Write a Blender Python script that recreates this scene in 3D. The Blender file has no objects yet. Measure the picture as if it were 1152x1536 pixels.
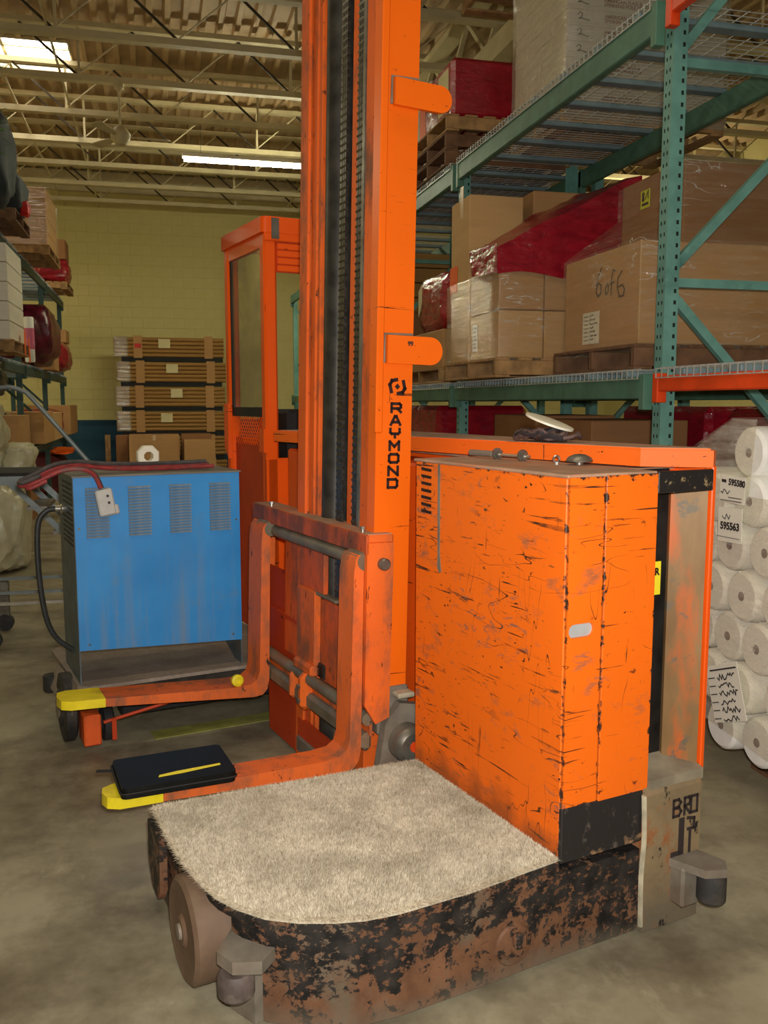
import bpy, bmesh, math, random
import numpy as np
from mathutils import Vector, Matrix, noise as mnoise

S = bpy.context.scene
COL = S.collection
R = math.radians
random.seed(7); RNG = np.random.default_rng(7)

# ------------------------------------------------------------------ camera
cd = bpy.data.cameras.new('camera'); cam = bpy.data.objects.new('camera', cd); COL.objects.link(cam)
cam.location = (0, 0, 1.55)
cam.rotation_euler = (R(90 - 6.88), 0, R(-14.1))
cd.sensor_fit = 'VERTICAL'; cd.sensor_height = 36.0; cd.lens = 36.0 * 1350 / 1536
cd.clip_start = 0.05; cd.clip_end = 100
S.camera = cam
# ------------------------------------------------------------------ world, lights, exposure
S.view_settings.view_transform = 'Standard'; S.view_settings.look = 'None'
S.view_settings.gamma = 1.0; S.view_settings.use_curve_mapping = False
S.view_settings.exposure = 0.0
w = bpy.data.worlds.new('world'); S.world = w; w.use_nodes = True
w.node_tree.nodes['Background'].inputs[0].default_value = (1.0, 0.93, 0.74, 1)
w.node_tree.nodes['Background'].inputs[1].default_value = 0.17

def light(name, kind, loc, energy, color, rot=(0, 0, 0), **kw):
    l = bpy.data.lights.new(name, kind); l.energy = energy; l.color = color
    for k, v in kw.items(): setattr(l, k, v)
    o = bpy.data.objects.new(name, l); COL.objects.link(o); o.location = loc; o.rotation_euler = rot
    return o
# the camera's own flash, just above the lens
light('camera_flash', 'AREA', (0.03, -0.02, 1.63), 66, (1.0, 0.97, 0.93), (R(90 - 9), 0, R(-14.1)), shape='DISK', size=0.07, spread=R(150))
# unseen strip lights and uplights, added to brighten aisle, ceiling and back wall
for i, (x, y, e) in enumerate(((0.4, -3.0, 60), (0.4, 2.6, 28), (0.2, 6.5, 13), (-5.2, 9.5, 95), (-5.2, 15.0, 90), (8.2, 8.0, 30), (8.2, 14.0, 50))):
    light('added_strip_light', 'AREA', (x, y, 4.72), e, (1.0, 0.93, 0.66), (0, 0, 0), shape='RECTANGLE', size=2.4, size_y=0.12)
    light('added_strip_uplight', 'AREA', (x, y, 4.90), e * .4, (1.0, 0.90, 0.62), (R(180), 0, 0), shape='RECTANGLE', size=2.4, size_y=0.12)

# ------------------------------------------------------------------ shader helpers
def s(r, g, b):
    f = lambda c: (c / 255 / 12.92) if c <= 10 else ((c / 255 + .055) / 1.055) ** 2.4
    return (f(r), f(g), f(b), 1)

class SH:
    def __init__(self, name, rough=0.6, spec=0.4, metal=0.0):
        m = bpy.data.materials.new(name); m.use_nodes = True
        self.m = m; self.t = m.node_tree; self.b = self.t.nodes['Principled BSDF']
        self.b.inputs['Roughness'].default_value = rough; self.b.inputs['Metallic'].default_value = metal
        self.b.inputs['Specular IOR Level'].default_value = spec
        self._tc = None
    def n(self, t, **ins):
        nd = self.t.nodes.new(t)
        for k, v in ins.items(): self.set(nd, k, v)
        return nd
    def set(self, nd, k, v):
        i = nd.inputs[k] if not isinstance(k, str) or k in nd.inputs else nd.inputs[k.replace('_', ' ')]
        if hasattr(v, 'is_linked') : self.t.links.new(v, i)
        else: i.default_value = v
    def co(self, sc=(1, 1, 1), rot=(0, 0, 0), loc=(0, 0, 0), src='Object'):
        if not self._tc: self._tc = self.t.nodes.new('ShaderNodeTexCoord')
        mp = self.t.nodes.new('ShaderNodeMapping')
        self.t.links.new(self._tc.outputs[src], mp.inputs[0])
        mp.inputs['Scale'].default_value = sc; mp.inputs['Rotation'].default_value = rot; mp.inputs['Location'].default_value = loc
        return mp.outputs[0]
    def noise(self, vec, scale=5., detail=4., rough=.55, dist=0.):
        nd = self.t.nodes.new('ShaderNodeTexNoise'); self.t.links.new(vec, nd.inputs['Vector'])
        nd.inputs['Scale'].default_value = scale; nd.inputs['Detail'].default_value = detail
        nd.inputs['Roughness'].default_value = rough; nd.inputs['Distortion'].default_value = dist
        return nd.outputs['Fac']
    def voro(self, vec, scale=5., out='Distance', feature='F1'):
        nd = self.t.nodes.new('ShaderNodeTexVoronoi'); nd.feature = feature; self.t.links.new(vec, nd.inputs['Vector']); nd.inputs['Scale'].default_value = scale
        return nd.outputs[out]
    def ramp(self, f, a, b, lo=0., hi=1.):
        nd = self.t.nodes.new('ShaderNodeMapRange'); self.t.links.new(f, nd.inputs[0])
        nd.inputs[1].default_value = a; nd.inputs[2].default_value = b; nd.inputs[3].default_value = lo; nd.inputs[4].default_value = hi
        return nd.outputs[0]
    def math(self, op, a, b=None):
        nd = self.t.nodes.new('ShaderNodeMath'); nd.operation = op
        for i, v in enumerate((a, b)):
            if v is None: continue
            if hasattr(v, 'is_linked'): self.t.links.new(v, nd.inputs[i])
            else: nd.inputs[i].default_value = v
        return nd.outputs[0]
    def mix(self, f, a, b):
        nd = self.t.nodes.new('ShaderNodeMix'); nd.data_type = 'RGBA'
        for i, v in ((0, f), (6, a), (7, b)):
            if hasattr(v, 'is_linked'): self.t.links.new(v, nd.inputs[i])
            else: nd.inputs[i].default_value = v
        return nd.outputs[2]
    def xyz(self, i):
        nd = self.t.nodes.new('ShaderNodeSeparateXYZ'); self.t.links.new(self.co(), nd.inputs[0]); return nd.outputs[i]
    def bump(self, h, strength=.3, dist=.01):
        nd = self.t.nodes.new('ShaderNodeBump'); nd.inputs['Strength'].default_value = strength; nd.inputs['Distance'].default_value = dist
        self.t.links.new(h, nd.inputs['Height']); self.t.links.new(nd.outputs[0], self.b.inputs['Normal'])
    def done(self, col, rough=None):
        if hasattr(col, 'is_linked'): self.t.links.new(col, self.b.inputs['Base Color'])
        else: self.b.inputs['Base Color'].default_value = col
        if rough is not None: self.t.links.new(rough, self.b.inputs['Roughness'])
        return self.m

def plain(name, c, rough=.6, metal=0., var=.12, scale=8., spec=.4, dirt=None, bump=0.):
    h = SH(name, rough, spec, metal)
    nz = h.noise(h.co(), scale, 5)
    dk = tuple(x * (1 - var * 2) for x in c[:3]) + (1,); lt = tuple(min(1, x * (1 + var)) for x in c[:3]) + (1,)
    col = h.mix(h.ramp(nz, .3, .7), dk, lt)
    if dirt: col = h.mix(h.ramp(h.noise(h.co(), scale * .4, 6, .65), .52, .75), col, dirt)
    if bump: h.bump(h.noise(h.co(), scale * 4, 4), bump, .005)
    return h.done(col)

def worn_orange(name, base, scratch=.62, chips=.66, dust=.6, dustcol=s(120, 92, 70), gouge=s(70, 38, 22), deep=False, rough=.48, edge=None):
    h = SH(name, rough, .35)
    big = h.noise(h.co(), 2.2, 4)
    col = h.mix(h.ramp(big, .3, .7), tuple(x * .90 for x in base[:3]) + (1,), base)
    # grey rubbed patches
    col = h.mix(h.math('MULTIPLY', h.ramp(h.noise(h.co((1, 1, 1.6)), 5, 6, .7), dust, dust + .12), .75), col, dustcol)
    # long scratches, mostly level
    a = h.ramp(h.noise(h.co((2.2, 2.2, 55), (R(4), R(-5), 0)), 1.6, 3, .5, .4), scratch, scratch + .035)
    am = h.ramp(h.noise(h.co((1, 1, 1), loc=(3, 1, 2)), 6, 3), .44, .56)
    col = h.mix(h.math('MULTIPLY', a, am), col, gouge)
    b = h.ramp(h.noise(h.co((50, 50, 3), loc=(5, 2, 1)), 1.3, 3), scratch + .04, scratch + .07)
    col = h.mix(h.math('MULTIPLY', b, h.ramp(h.noise(h.co(loc=(9, 4, 4)), 5, 3), .5, .6)), col, gouge)
    # chips
    c = h.ramp(h.noise(h.co((1, 1, 1.8), loc=(2, 7, 3)), 30, 4, .6, .3), chips, chips + .03)
    cm = h.ramp(h.noise(h.co(loc=(1, 8, 5)), 4.5, 3), .47, .58)
    col = h.mix(h.math('MULTIPLY', c, cm), col, s(48, 30, 22))
    if edge:   # paint knocked off along the panel's own edges; thin long scores; grey smears
        g = h.t.nodes.new('ShaderNodeSeparateXYZ'); h._tc or h.co(); h.t.links.new(h._tc.outputs['Generated'], g.inputs[0])
        ax, la, lz = edge
        da = h.math('MULTIPLY', h.math('MINIMUM', g.outputs[ax], h.math('SUBTRACT', 1.0, g.outputs[ax])), la)
        dz = h.math('MULTIPLY', h.math('MINIMUM', g.outputs[2], h.math('SUBTRACT', 1.0, g.outputs[2])), lz)
        dd = h.math('MINIMUM', da, dz)
        nz_ = h.ramp(h.noise(h.co(loc=(3, 6, 2)), 22, 5, .7), .50, .80, 0., .020)
        col = h.mix(h.ramp(h.math('SUBTRACT', nz_, dd), -.001, .003), col, s(62, 40, 28))
        for (sc_, lo_, k_) in (((1.6, 1.6, 7), (0, 0, 0), .0035), ((2.0, 2.0, 10), (7, 3, 5), .0035), ((9, 9, 1.3), (4, 4, 1), .0030)):
            ln_ = h.math('ABSOLUTE', h.math('SUBTRACT', h.noise(h.co(sc_, (R(14), R(9), 0), lo_), 1.5, 1.5), .5))
            col = h.mix(h.math('MULTIPLY', h.ramp(ln_, k_, k_ * .4), h.ramp(h.noise(h.co(loc=(lo_[0] + 2, 5, 1)), 4.2, 2), .54, .60)), col, gouge)
        sm = h.math('MULTIPLY', h.ramp(h.noise(h.co((1, 1, 2.2), loc=(6, 2, 8)), 13, 5, .75, .8), .55, .62), h.ramp(h.noise(h.co(loc=(3, 9, 4)), 3.6, 2), .50, .62))
        col = h.mix(h.math('MULTIPLY', sm, .85), col, s(122, 92, 76))
    if deep:   # heavy rubs as on the battery cover, and the grey run of grout near its far edge
        d = h.ramp(h.noise(h.co((3, 3, 16), (R(10), 0, 0), (4, 4, 0)), 2.6, 5, .7, .5), .60, .645)
        col = h.mix(h.math('MULTIPLY', d, h.ramp(h.noise(h.co(loc=(2, 2, 9)), 3, 2), .46, .56)), col, s(105, 62, 36))
        lowd = h.ramp(h.math('ADD', h.xyz(2), h.math('MULTIPLY', h.noise(h.co(), 9, 4), .22)), .50, .42)
        col = h.mix(h.math('MULTIPLY', lowd, .6), col, s(96, 62, 40))
    h.bump(h.math('ADD', a, h.noise(h.co(), 40, 3)), .12, .003)
    return h.done(col)

def grime_orange(name, base, grime=.5, gcol=s(86, 74, 66)):
    h = SH(name, .55, .35)
    col = h.mix(h.ramp(h.noise(h.co(), 3, 5), .3, .7), tuple(x * .75 for x in base[:3]) + (1,), base)
    col = h.mix(h.math('MULTIPLY', h.ramp(h.noise(h.co((1, 1, .45)), 7, 6, .7), grime, grime + .18), .8), col, gcol)
    c = h.ramp(h.noise(h.co((1, 1, .5), loc=(2, 7, 3)), 28, 5, .65, .5), .62, .66)
    col = h.mix(h.math('MULTIPLY', c, h.ramp(h.noise(h.co(loc=(1, 8, 5)), 5, 3), .48, .58)), col, s(40, 28, 22))
    h.bump(h.noise(h.co(), 30, 4), .15, .004)
    return h.done(col)

ORANGE = s(250, 112, 18); ORANGE_D = s(236, 102, 32)
M = {}
M['panel'] = worn_orange('orange_panel_paint', ORANGE, .635, .63, .585, deep=True, edge=(1, .80, 1.07))
M['front'] = worn_orange('orange_front_paint', ORANGE, .645, .64, .585, edge=(0, .18, .92))
M['lid'] = worn_orange('orange_lid_paint', s(246, 108, 26), .67, .66, .62, rough=.6)
M['mast'] = worn_orange('orange_mast_paint', s(250, 108, 16), .68, .68, .68, rough=.35)
M['rail'] = grime_orange('orange_rail_paint', ORANGE_D, .50, s(92, 66, 50))
M['carr'] = grime_orange('orange_carriage_paint', s(240, 108, 36), .455, s(104, 78, 62))
M['fork'] = grime_orange('orange_fork_paint', s(232, 108, 44), .465, s(120, 84, 62))
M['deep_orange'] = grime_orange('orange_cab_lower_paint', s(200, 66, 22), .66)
M['cab'] = worn_orange('orange_cab_paint', s(246, 92, 20), .70, .67, .72, rough=.3)
M['grease'] = plain('greasy_dark_steel', s(62, 58, 52), .45, .3, .3, 12)
M['grease_dk'] = plain('greasy_black', s(36, 34, 32), .5, .2, .3, 12)
M['steel'] = plain('dull_steel', s(128, 122, 110), .4, .6, .2, 14, dirt=s(84, 70, 56))
M['bright_steel'] = plain('bright_steel', s(205, 200, 190), .25, .9, .1, 14)
M['chain'] = plain('oily_chain_steel', s(74, 70, 64), .35, .6, .3, 60)
M['yellow'] = plain('yellow_tip_paint', s(238, 214, 30), .5, 0, .08, 12, dirt=s(170, 140, 40))
M['bright_yellow'] = plain('bright_yellow', s(245, 225, 50), .45, 0, .03)
M['black_print'] = plain('black_print', s(44, 22, 18), .6, 0, .1)
M['ink'] = plain('dark_ink', s(52, 42, 40), .7, 0, .1)
M['black_rubber'] = plain('black_rubber', s(46, 44, 42), .7, 0, .2, 10, dirt=s(88, 80, 70))
M['black_vinyl'] = plain('black_vinyl', s(22, 21, 18), .5, 0, .15, 30, spec=.2, bump=.1)
M['dark'] = plain('near_black_paint', s(30, 28, 27), .7, 0, .2)  # near-black finish shared by gaskets, cart deck, console and other dark parts

def flake():
    h = SH('flaking_black_over_rust', .62, .3)
    rust = h.mix(h.ramp(h.noise(h.co(), 7, 6, .7), .35, .65), s(92, 62, 43), s(126, 87, 62))
    rust = h.mix(h.ramp(h.noise(h.co((1, 1, .5), loc=(4, 0, 0)), 4, 6, .7), .50, .66), rust, s(104, 94, 78))
    zz = h.xyz(2); xx = h.xyz(0)
    f = h.noise(h.co((1, 1, 1.1)), 10, 9, .74, .25)
    nv = h.t.nodes.new('ShaderNodeTexVoronoi'); nv.distance = 'MANHATTAN'; nv.inputs['Scale'].default_value = 34
    h.t.links.new(h.co((1, 1, 1.0), (0, R(8), 0)), nv.inputs['Vector'])
    sp_ = h.t.nodes.new('ShaderNodeSeparateColor'); h.t.links.new(nv.outputs['Color'], sp_.inputs[0])
    t = h.math('ADD', h.math('MULTIPLY', f, .8), h.math('MULTIPLY', sp_.outputs[0], .085))
    t = h.math('ADD', t, h.math('MULTIPLY', h.noise(h.co((14, 14, 1.2), loc=(3, 3, 3)), 1.5, 4), .14))
    t = h.math('ADD', t, h.math('MULTIPLY', h.math('SUBTRACT', zz, .15), .48))
    # a bare zone round the tow boss and along the bottom, blacker under the cabinet
    t = h.math('ADD', t, h.ramp(h.math('ABSOLUTE', h.math('ADD', xx, .20)), .04, .14, -.04, 0.))
    t = h.math('ADD', t, h.ramp(xx, .0, .18, 0., .07))
    k = h.ramp(t, .492, .516)
    k = h.math('MULTIPLY', k, h.ramp(h.noise(h.co((1, 1, 1.4), loc=(6, 1, 3)), 32, 6, .7), .60, .55))
    col = h.mix(k, rust, h.mix(h.ramp(h.noise(h.co(), 16, 5), .4, .7), s(25, 23, 22), s(58, 52, 48)))
    dust = h.math('MULTIPLY', h.ramp(h.math('ADD', zz, h.math('MULTIPLY', h.noise(h.co(), 6, 5), .12)), .13, .05), .7)
    col = h.mix(dust, col, s(112, 102, 86))
    h.bump(h.math('ADD', k, h.math('MULTIPLY', h.noise(h.co(), 30, 5), .6)), .35, .003)
    return h.done(col)
M['flake'] = flake()

def block_mat():
    h = SH('rusty_cream_counterweight', .6, .35)
    col = h.mix(h.ramp(h.noise(h.co(), 5, 6, .7), .35, .65), s(146, 124, 92), s(118, 102, 78))
    col = h.mix(h.ramp(h.noise(h.co((1, 1, .7), loc=(3, 2, 2)), 8, 6, .7), .52, .62), col, s(150, 92, 52))
    z = h.math('ADD', h.xyz(2), h.math('MULTIPLY', h.noise(h.co(), 7, 4), .14))
    col = h.mix(h.math('MULTIPLY', h.ramp(z, .22, .12), .8), col, s(104, 96, 80))
    col = h.mix(h.ramp(h.noise(h.co((1, 1, .6), loc=(7, 1, 3)), 12, 6, .65), .61, .64), col, s(40, 36, 33))
    h.bump(h.noise(h.co(), 30, 5), .25, .004)
    return h.done(col)
M['block'] = block_mat()
def alcove_mat():
    h = SH('rubbed_bare_sheet_metal', .5, .35, .12)
    col = h.mix(h.ramp(h.noise(h.co((1, 1, .35)), 6, 5, .6), .3, .7), s(116, 82, 46), s(148, 118, 76))
    col = h.mix(h.ramp(h.noise(h.co((1, 1, .3), loc=(5, 5, 1)), 7, 5, .65), .52, .66), col, s(190, 92, 36))
    col = h.mix(h.ramp(h.noise(h.co(loc=(1, 9, 1)), 9, 6, .7), .6, .66), col, s(104, 92, 74))
    return h.done(col)
M['alcove'] = alcove_mat()

def blackband():
    h = SH('chipped_black_band', .55)
    return h.done(h.mix(h.ramp(h.noise(h.co(), 26, 6, .7), .58, .64), s(34, 30, 28), s(150, 128, 90)))
M['blackband'] = blackband()
def lowblack():
    h = SH('worn_black_skirt', .55)
    c = h.mix(h.ramp(h.noise(h.co((1, 1, .7)), 14, 6, .7), .56, .66), s(40, 36, 35), s(92, 82, 74))
    return h.done(h.mix(h.ramp(h.noise(h.co(), 9, 5), .62, .66), c, s(150, 116, 84)))
M['lowblack'] = lowblack()

def carpet_mat(name, a, b, c):
    h = SH(name, .95, .05)
    col = h.mix(h.ramp(h.noise(h.co(), 60, 4, .7), .35, .65), a, b)
    col = h.mix(h.ramp(h.noise(h.co(), 4.5, 5, .6), .42, .70), col, c)
    return h.done(col)
M['carpet'] = carpet_mat('shaggy_beige_carpet', s(184, 170, 146), s(220, 208, 184), s(164, 150, 126))
M['carpet_dusty'] = carpet_mat('dusty_grey_carpet', s(138, 126, 114), s(158, 144, 130), s(126, 114, 102))

def blue_mat():
    h = SH('blue_enamel', .42, .4)
    col = h.mix(h.ramp(h.noise(h.co(), 3, 4), .3, .7), s(44, 128, 196), s(58, 146, 212))
    st = h.noise(h.co((16, 16, .8)), 1.1, 4, .6)
    zz = h.ramp(h.xyz(2), .7, .18)
    col = h.mix(h.math('MULTIPLY', h.math('MULTIPLY', h.ramp(st, .46, .68), zz), .55), col, s(126, 132, 132))
    col = h.mix(h.math('MULTIPLY', h.ramp(h.noise(h.co(), 8, 5, .7), .56, .72), .4), col, s(110, 130, 140))
    return h.done(col)
M['blue'] = blue_mat()
M['louver'] = plain('dusty_louver_blue', s(112, 132, 148), .6, 0, .15, 30, dirt=s(140, 132, 122))
M['charger_grey'] = plain('charger_grey_sheet', s(92, 104, 110), .55, .1, .2, 12, dirt=s(96, 86, 74))
M['dust_top'] = plain('dusty_sheet_top', s(128, 122, 112), .8, 0, .12, 8, dirt=s(120, 104, 86))
M['dusty_orange'] = plain('dusty_orange_top', s(176, 138, 112), .75, 0, .14, 9, dirt=s(206, 110, 52))
M['dirty_grey'] = plain('dirty_grey_casting', s(128, 118, 104), .6, .1, .2, 10, dirt=s(110, 88, 70))
M['plug'] = plain('grey_plug_plastic', s(186, 184, 178), .5, 0, .06, 20)
M['cable_red'] = plain('dusty_red_cable', s(146, 52, 50), .6, 0, .2, 30, dirt=s(112, 88, 82))
M['cable_black'] = plain('dusty_black_cable', s(74, 68, 66), .6, 0, .2, 30)
M['cable_dk'] = plain('black_power_cord', s(44, 44, 42), .55, 0, .2, 30)
M['slot_grey'] = plain('pale_grey_plate', s(176, 178, 176), .5, 0, .08)
M['ledge'] = plain('dusty_cream_ledge', s(150, 138, 116), .6, 0, .2, 10, dirt=s(176, 164, 132))
M['dusty_steel'] = plain('dusty_grey_shaft', s(128, 116, 96), .5, .2, .2, 10, dirt=s(150, 100, 66))
M['lip'] = grime_orange('grimy_lip_paint', s(206, 88, 40), .40, s(84, 58, 46))
M['flaky'] = grime_orange('flaked_panel_paint', s(232, 96, 36), .44, s(110, 74, 56))
M['seam'] = plain('cream_seam_filler', s(176, 166, 140), .7, 0, .2, 20)
M['roller'] = plain('dusty_brown_roller', s(96, 82, 76), .6, 0, .3, 14, dirt=s(140, 128, 112))
M['wood_disc'] = plain('rusty_wheel_hub', s(118, 94, 74), .65, .1, .15, 9, dirt=s(104, 74, 54))
M['white_metal'] = plain('white_plastic', s(236, 228, 206), .4, 0, .04)
M['brown_net'] = plain('brown_netting', s(92, 70, 64), .7, 0, .3, 30)
M['dark_net'] = plain('dark_netting', s(52, 46, 48), .7, 0, .3, 30)

def glassy():
    h = SH('smudged_clear_window', .12)
    t = h.t; out = t.nodes['Material Output']
    tr = t.nodes.new('ShaderNodeBsdfTransparent'); tr.inputs[0].default_value = (.86, .84, .78, 1)
    gl = t.nodes.new('ShaderNodeBsdfGlossy'); gl.inputs['Roughness'].default_value = .08
    df = t.nodes.new('ShaderNodeBsdfDiffuse'); df.inputs[0].default_value = s(170, 160, 140)
    m1 = t.nodes.new('ShaderNodeMixShader'); m1.inputs[0].default_value = .06
    m2 = t.nodes.new('ShaderNodeMixShader'); t.links.new(h.ramp(h.noise(h.co(), 6, 5), .4, .8, .10, .35), m2.inputs[0])
    t.links.new(tr.outputs[0], m1.inputs[1]); t.links.new(gl.outputs[0], m1.inputs[2])
    t.links.new(m1.outputs[0], m2.inputs[1]); t.links.new(df.outputs[0], m2.inputs[2]); t.links.new(m2.outputs[0], out.inputs[0])
    return h.m
M['glass'] = glassy()

def film(name, tint=(1, .97, .9), haze=.10, gloss=.16, sc=(2, 2, 14), bs=.9):
    h = SH(name, .2)
    t = h.t; out = t.nodes['Material Output']
    tr = t.nodes.new('ShaderNodeBsdfTransparent'); tr.inputs[0].default_value = tuple(tint) + (1,)
    gl = t.nodes.new('ShaderNodeBsdfGlossy'); gl.inputs['Roughness'].default_value = .12; gl.inputs[0].default_value = (1, .97, .9, 1)
    df = t.nodes.new('ShaderNodeBsdfDiffuse'); df.inputs[0].default_value = (.82, .79, .68, 1)
    bp = t.nodes.new('ShaderNodeBump'); bp.inputs['Strength'].default_value = bs; bp.inputs['Distance'].default_value = .03
    nz = h.math('ADD', h.noise(h.co(sc, (R(6), R(8), 0)), 2.2, 5, .6, .6), h.math('MULTIPLY', h.noise(h.co(), 7, 3), .6))
    t.links.new(nz, bp.inputs['Height']); t.links.new(bp.outputs[0], gl.inputs['Normal'])
    glint = h.math('ABSOLUTE', h.math('SUBTRACT', h.noise(h.co((sc[0] * 1.1, sc[1] * 1.1, sc[2] * .35), (R(20), R(-16), 0), (3, 1, 2)), 2.0, 3, .5, .7), .5))
    glint = h.math('MULTIPLY', h.ramp(glint, .012, .002), h.ramp(h.noise(h.co(loc=(5, 5, 2)), 3.2, 2), .48, .62, 0., .55))  # pale diffuse streaks along the wrinkles, glints painted into the film
    m1 = t.nodes.new('ShaderNodeMixShader'); m1.inputs[0].default_value = gloss
    m2 = t.nodes.new('ShaderNodeMixShader'); t.links.new(h.math('MAXIMUM', h.ramp(nz, .6, 1.2, haze * .3, haze * 2.2), glint), m2.inputs[0])
    t.links.new(tr.outputs[0], m1.inputs[1]); t.links.new(gl.outputs[0], m1.inputs[2])
    t.links.new(m1.outputs[0], m2.inputs[1]); t.links.new(df.outputs[0], m2.inputs[2]); t.links.new(m2.outputs[0], out.inputs[0])
    return h.m
M['film'] = film('clear_stretch_film', haze=.055, gloss=.15, sc=(1.2, 1.2, 18))
M['film_heavy'] = film('many_turns_of_stretch_film', (1, 1, .98), haze=.14, gloss=.36)
M['film_haze'] = film('hazy_stretch_film', haze=.22, gloss=.10)

def red_film():
    h = SH('red_stretch_film', .2, .8)
    nz = h.math('ADD', h.noise(h.co((3, 3, 9), (R(25), 0, 0)), 2.4, 5, .6, .5), h.math('MULTIPLY', h.noise(h.co(), 9, 4), .5))
    h.bump(nz, .7, .02)
    return h.done(h.mix(h.ramp(nz, .5, 1.0), s(132, 14, 34), s(176, 26, 44)))
M['red_film'] = red_film()
M['purple_film'] = plain('maroon_stretch_film', s(92, 24, 40), .25, 0, .3, 10, bump=.6)
def cardboard(name, c, d=.0):
    h = SH(name, .75, .2)
    col = h.mix(h.ramp(h.noise(h.co((1, 1, 6)), 3, 4), .3, .7), tuple(x * .9 for x in c[:3]) + (1,), c)
    h.bump(h.noise(h.co((1, 1, 30)), 4, 2), .06, .003)
    return h.done(col)
M['card'] = cardboard('kraft_cardboard', s(190, 146, 96))
M['card_dk'] = cardboard('dark_kraft_cardboard', s(158, 112, 72))
M['card_lt'] = cardboard('light_kraft_cardboard', s(206, 166, 112))
M['tube_card'] = cardboard('cardboard_tube', s(170, 128, 72))
M['white_card'] = cardboard('white_carton_board', s(240, 232, 214))
M['tape'] = plain('clear_tape', s(206, 170, 118), .25, 0, .05)
M['paper'] = plain('white_paper', s(232, 228, 210), .7, 0, .03)
M['cream_paper'] = plain('cream_paper', s(222, 210, 160), .7, 0, .03)
M['orange_tag'] = plain('orange_tag', s(250, 110, 30), .6, 0, .04)
M['red_print'] = plain('dull_red_print', s(150, 84, 74), .7, 0, .05)
M['grey_print'] = plain('grey_print', s(120, 92, 70), .7, 0, .05)
M['fl_yellow'] = plain('fluorescent_yellow', s(222, 232, 40), .6, 0, .03)
M['wood'] = plain('pallet_wood', s(176, 136, 88), .8, 0, .2, 12, dirt=s(120, 90, 60))
M['wood_dk'] = plain('dark_pallet_wood', s(118, 84, 58), .8, 0, .2, 12)
M['wood_blue'] = plain('blue_pallet_paint', s(60, 110, 140), .7, 0, .2, 12)
M['teal'] = plain('teal_rack_paint', s(108, 156, 144), .38, 0, .1, 10, dirt=s(70, 112, 104))
M['teal_dk'] = plain('green_rack_beam_paint', s(80, 122, 102), .5, 0, .14, 10, dirt=s(88, 122, 104))
M['rack_orange'] = plain('orange_rack_beam_paint', s(226, 72, 24), .38, 0, .1, 10)
M['galv'] = plain('galvanised_wire', s(186, 186, 178), .4, .3, .1, 20)
M['deck_bar'] = plain('grey_support_channel', s(122, 142, 146), .45, .1, .1, 10)
M['teal_falloff'] = plain('falloff_darkened_rack_teal', s(52, 80, 78), .5, 0, .12, 10, dirt=s(40, 58, 56))  # rack teal darkened for the left side, flash falloff painted into the colour
M['hole'] = plain('slot_shadow', s(22, 30, 28), .8, 0, .05)
M['roll'] = plain('white_foam_roll', s(240, 238, 230), .55, 0, .04, 20, bump=.1)
M['roll_core'] = plain('brown_roll_core', s(110, 78, 58), .8, 0, .2)
M['bag'] = plain('cloudy_white_bag', s(214, 208, 176), .3, 0, .1, 9, bump=.5)
M['bag_dk'] = plain('dark_wrapped_bundle', s(56, 58, 48), .35, 0, .3, 9, bump=.5)
M['navy_bag'] = plain('slate_fabric', s(58, 66, 70), .8, 0, .2, 9, bump=.3)
M['leaf'] = plain('plastic_leaf_green', s(96, 150, 74), .5, 0, .3, 40)
M['red_bow'] = plain('red_ribbon', s(216, 44, 36), .5, 0, .15)
M['maroon'] = plain('maroon_cloth', s(86, 22, 30), .7, 0, .2)
M['cart_grey'] = plain('grey_cart_enamel', s(126, 134, 134), .4, .3, .12, 12)
M['ceil_white'] = plain('cream_joist_paint', s(206, 192, 150), .6, 0, .08, 4)
M['dark_bar'] = plain('unpainted_web_rod', s(74, 64, 48), .7, .2, .15, 6)

def floor_mat():
    h = SH('stained_concrete', .5, .35)
    col = h.mix(h.ramp(h.noise(h.co(), .9, 6, .6), .3, .7), s(138, 128, 104), s(170, 161, 134))
    col = h.mix(h.ramp(h.noise(h.co(loc=(4, 2, 0)), 2.6, 7, .7), .46, .72), col, s(112, 102, 82))
    col = h.mix(h.math('MULTIPLY', h.ramp(h.noise(h.co((1.4, .7, 1), (0, 0, R(30))), 7, 6, .7), .55, .75), .5), col, s(182, 172, 144))
    col = h.mix(h.ramp(h.noise(h.co(loc=(9, 1, 0)), 1.1, 6, .65), .50, .68), col, s(92, 80, 62))
    h.bump(h.noise(h.co(), 26, 5), .05, .004)
    return h.done(col, h.ramp(h.noise(h.co(), 4, 4), .3, .7, .38, .6))
M['floor'] = floor_mat()
M['floor_line'] = plain('worn_yellow_floor_line', s(150, 148, 74), .6, 0, .2, 9, dirt=s(110, 104, 80))
def wallpaint(name, a, b):
    h = SH(name, .7, .2)
    h.bump(h.noise(h.co(), 30, 5), .15, .004)
    return h.done(h.mix(h.ramp(h.noise(h.co(src='Object'), 3, 5), .3, .7), a, b))
M['block_cream'] = wallpaint('cream_painted_block', s(206, 194, 130), s(214, 202, 140))
M['block_blue'] = wallpaint('blue_painted_block', s(44, 78, 100), s(50, 86, 108))
M['mortar'] = wallpaint('cream_painted_joint', s(196, 184, 122), s(204, 192, 130))
M['deck'] = plain('cream_roof_deck', s(188, 160, 118), .6, 0, .07, 3)
def emit(name, c, e):
    h = SH(name); h.b.inputs['Emission Color'].default_value = c; h.b.inputs['Emission Strength'].default_value = e
    return h.done(c)
M['sky_panel'] = emit('daylit_skylight', (1, .95, .90, 1), 9)
M['tube_lamp'] = emit('lit_tube', (1, .97, .70, 1), 120)

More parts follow.
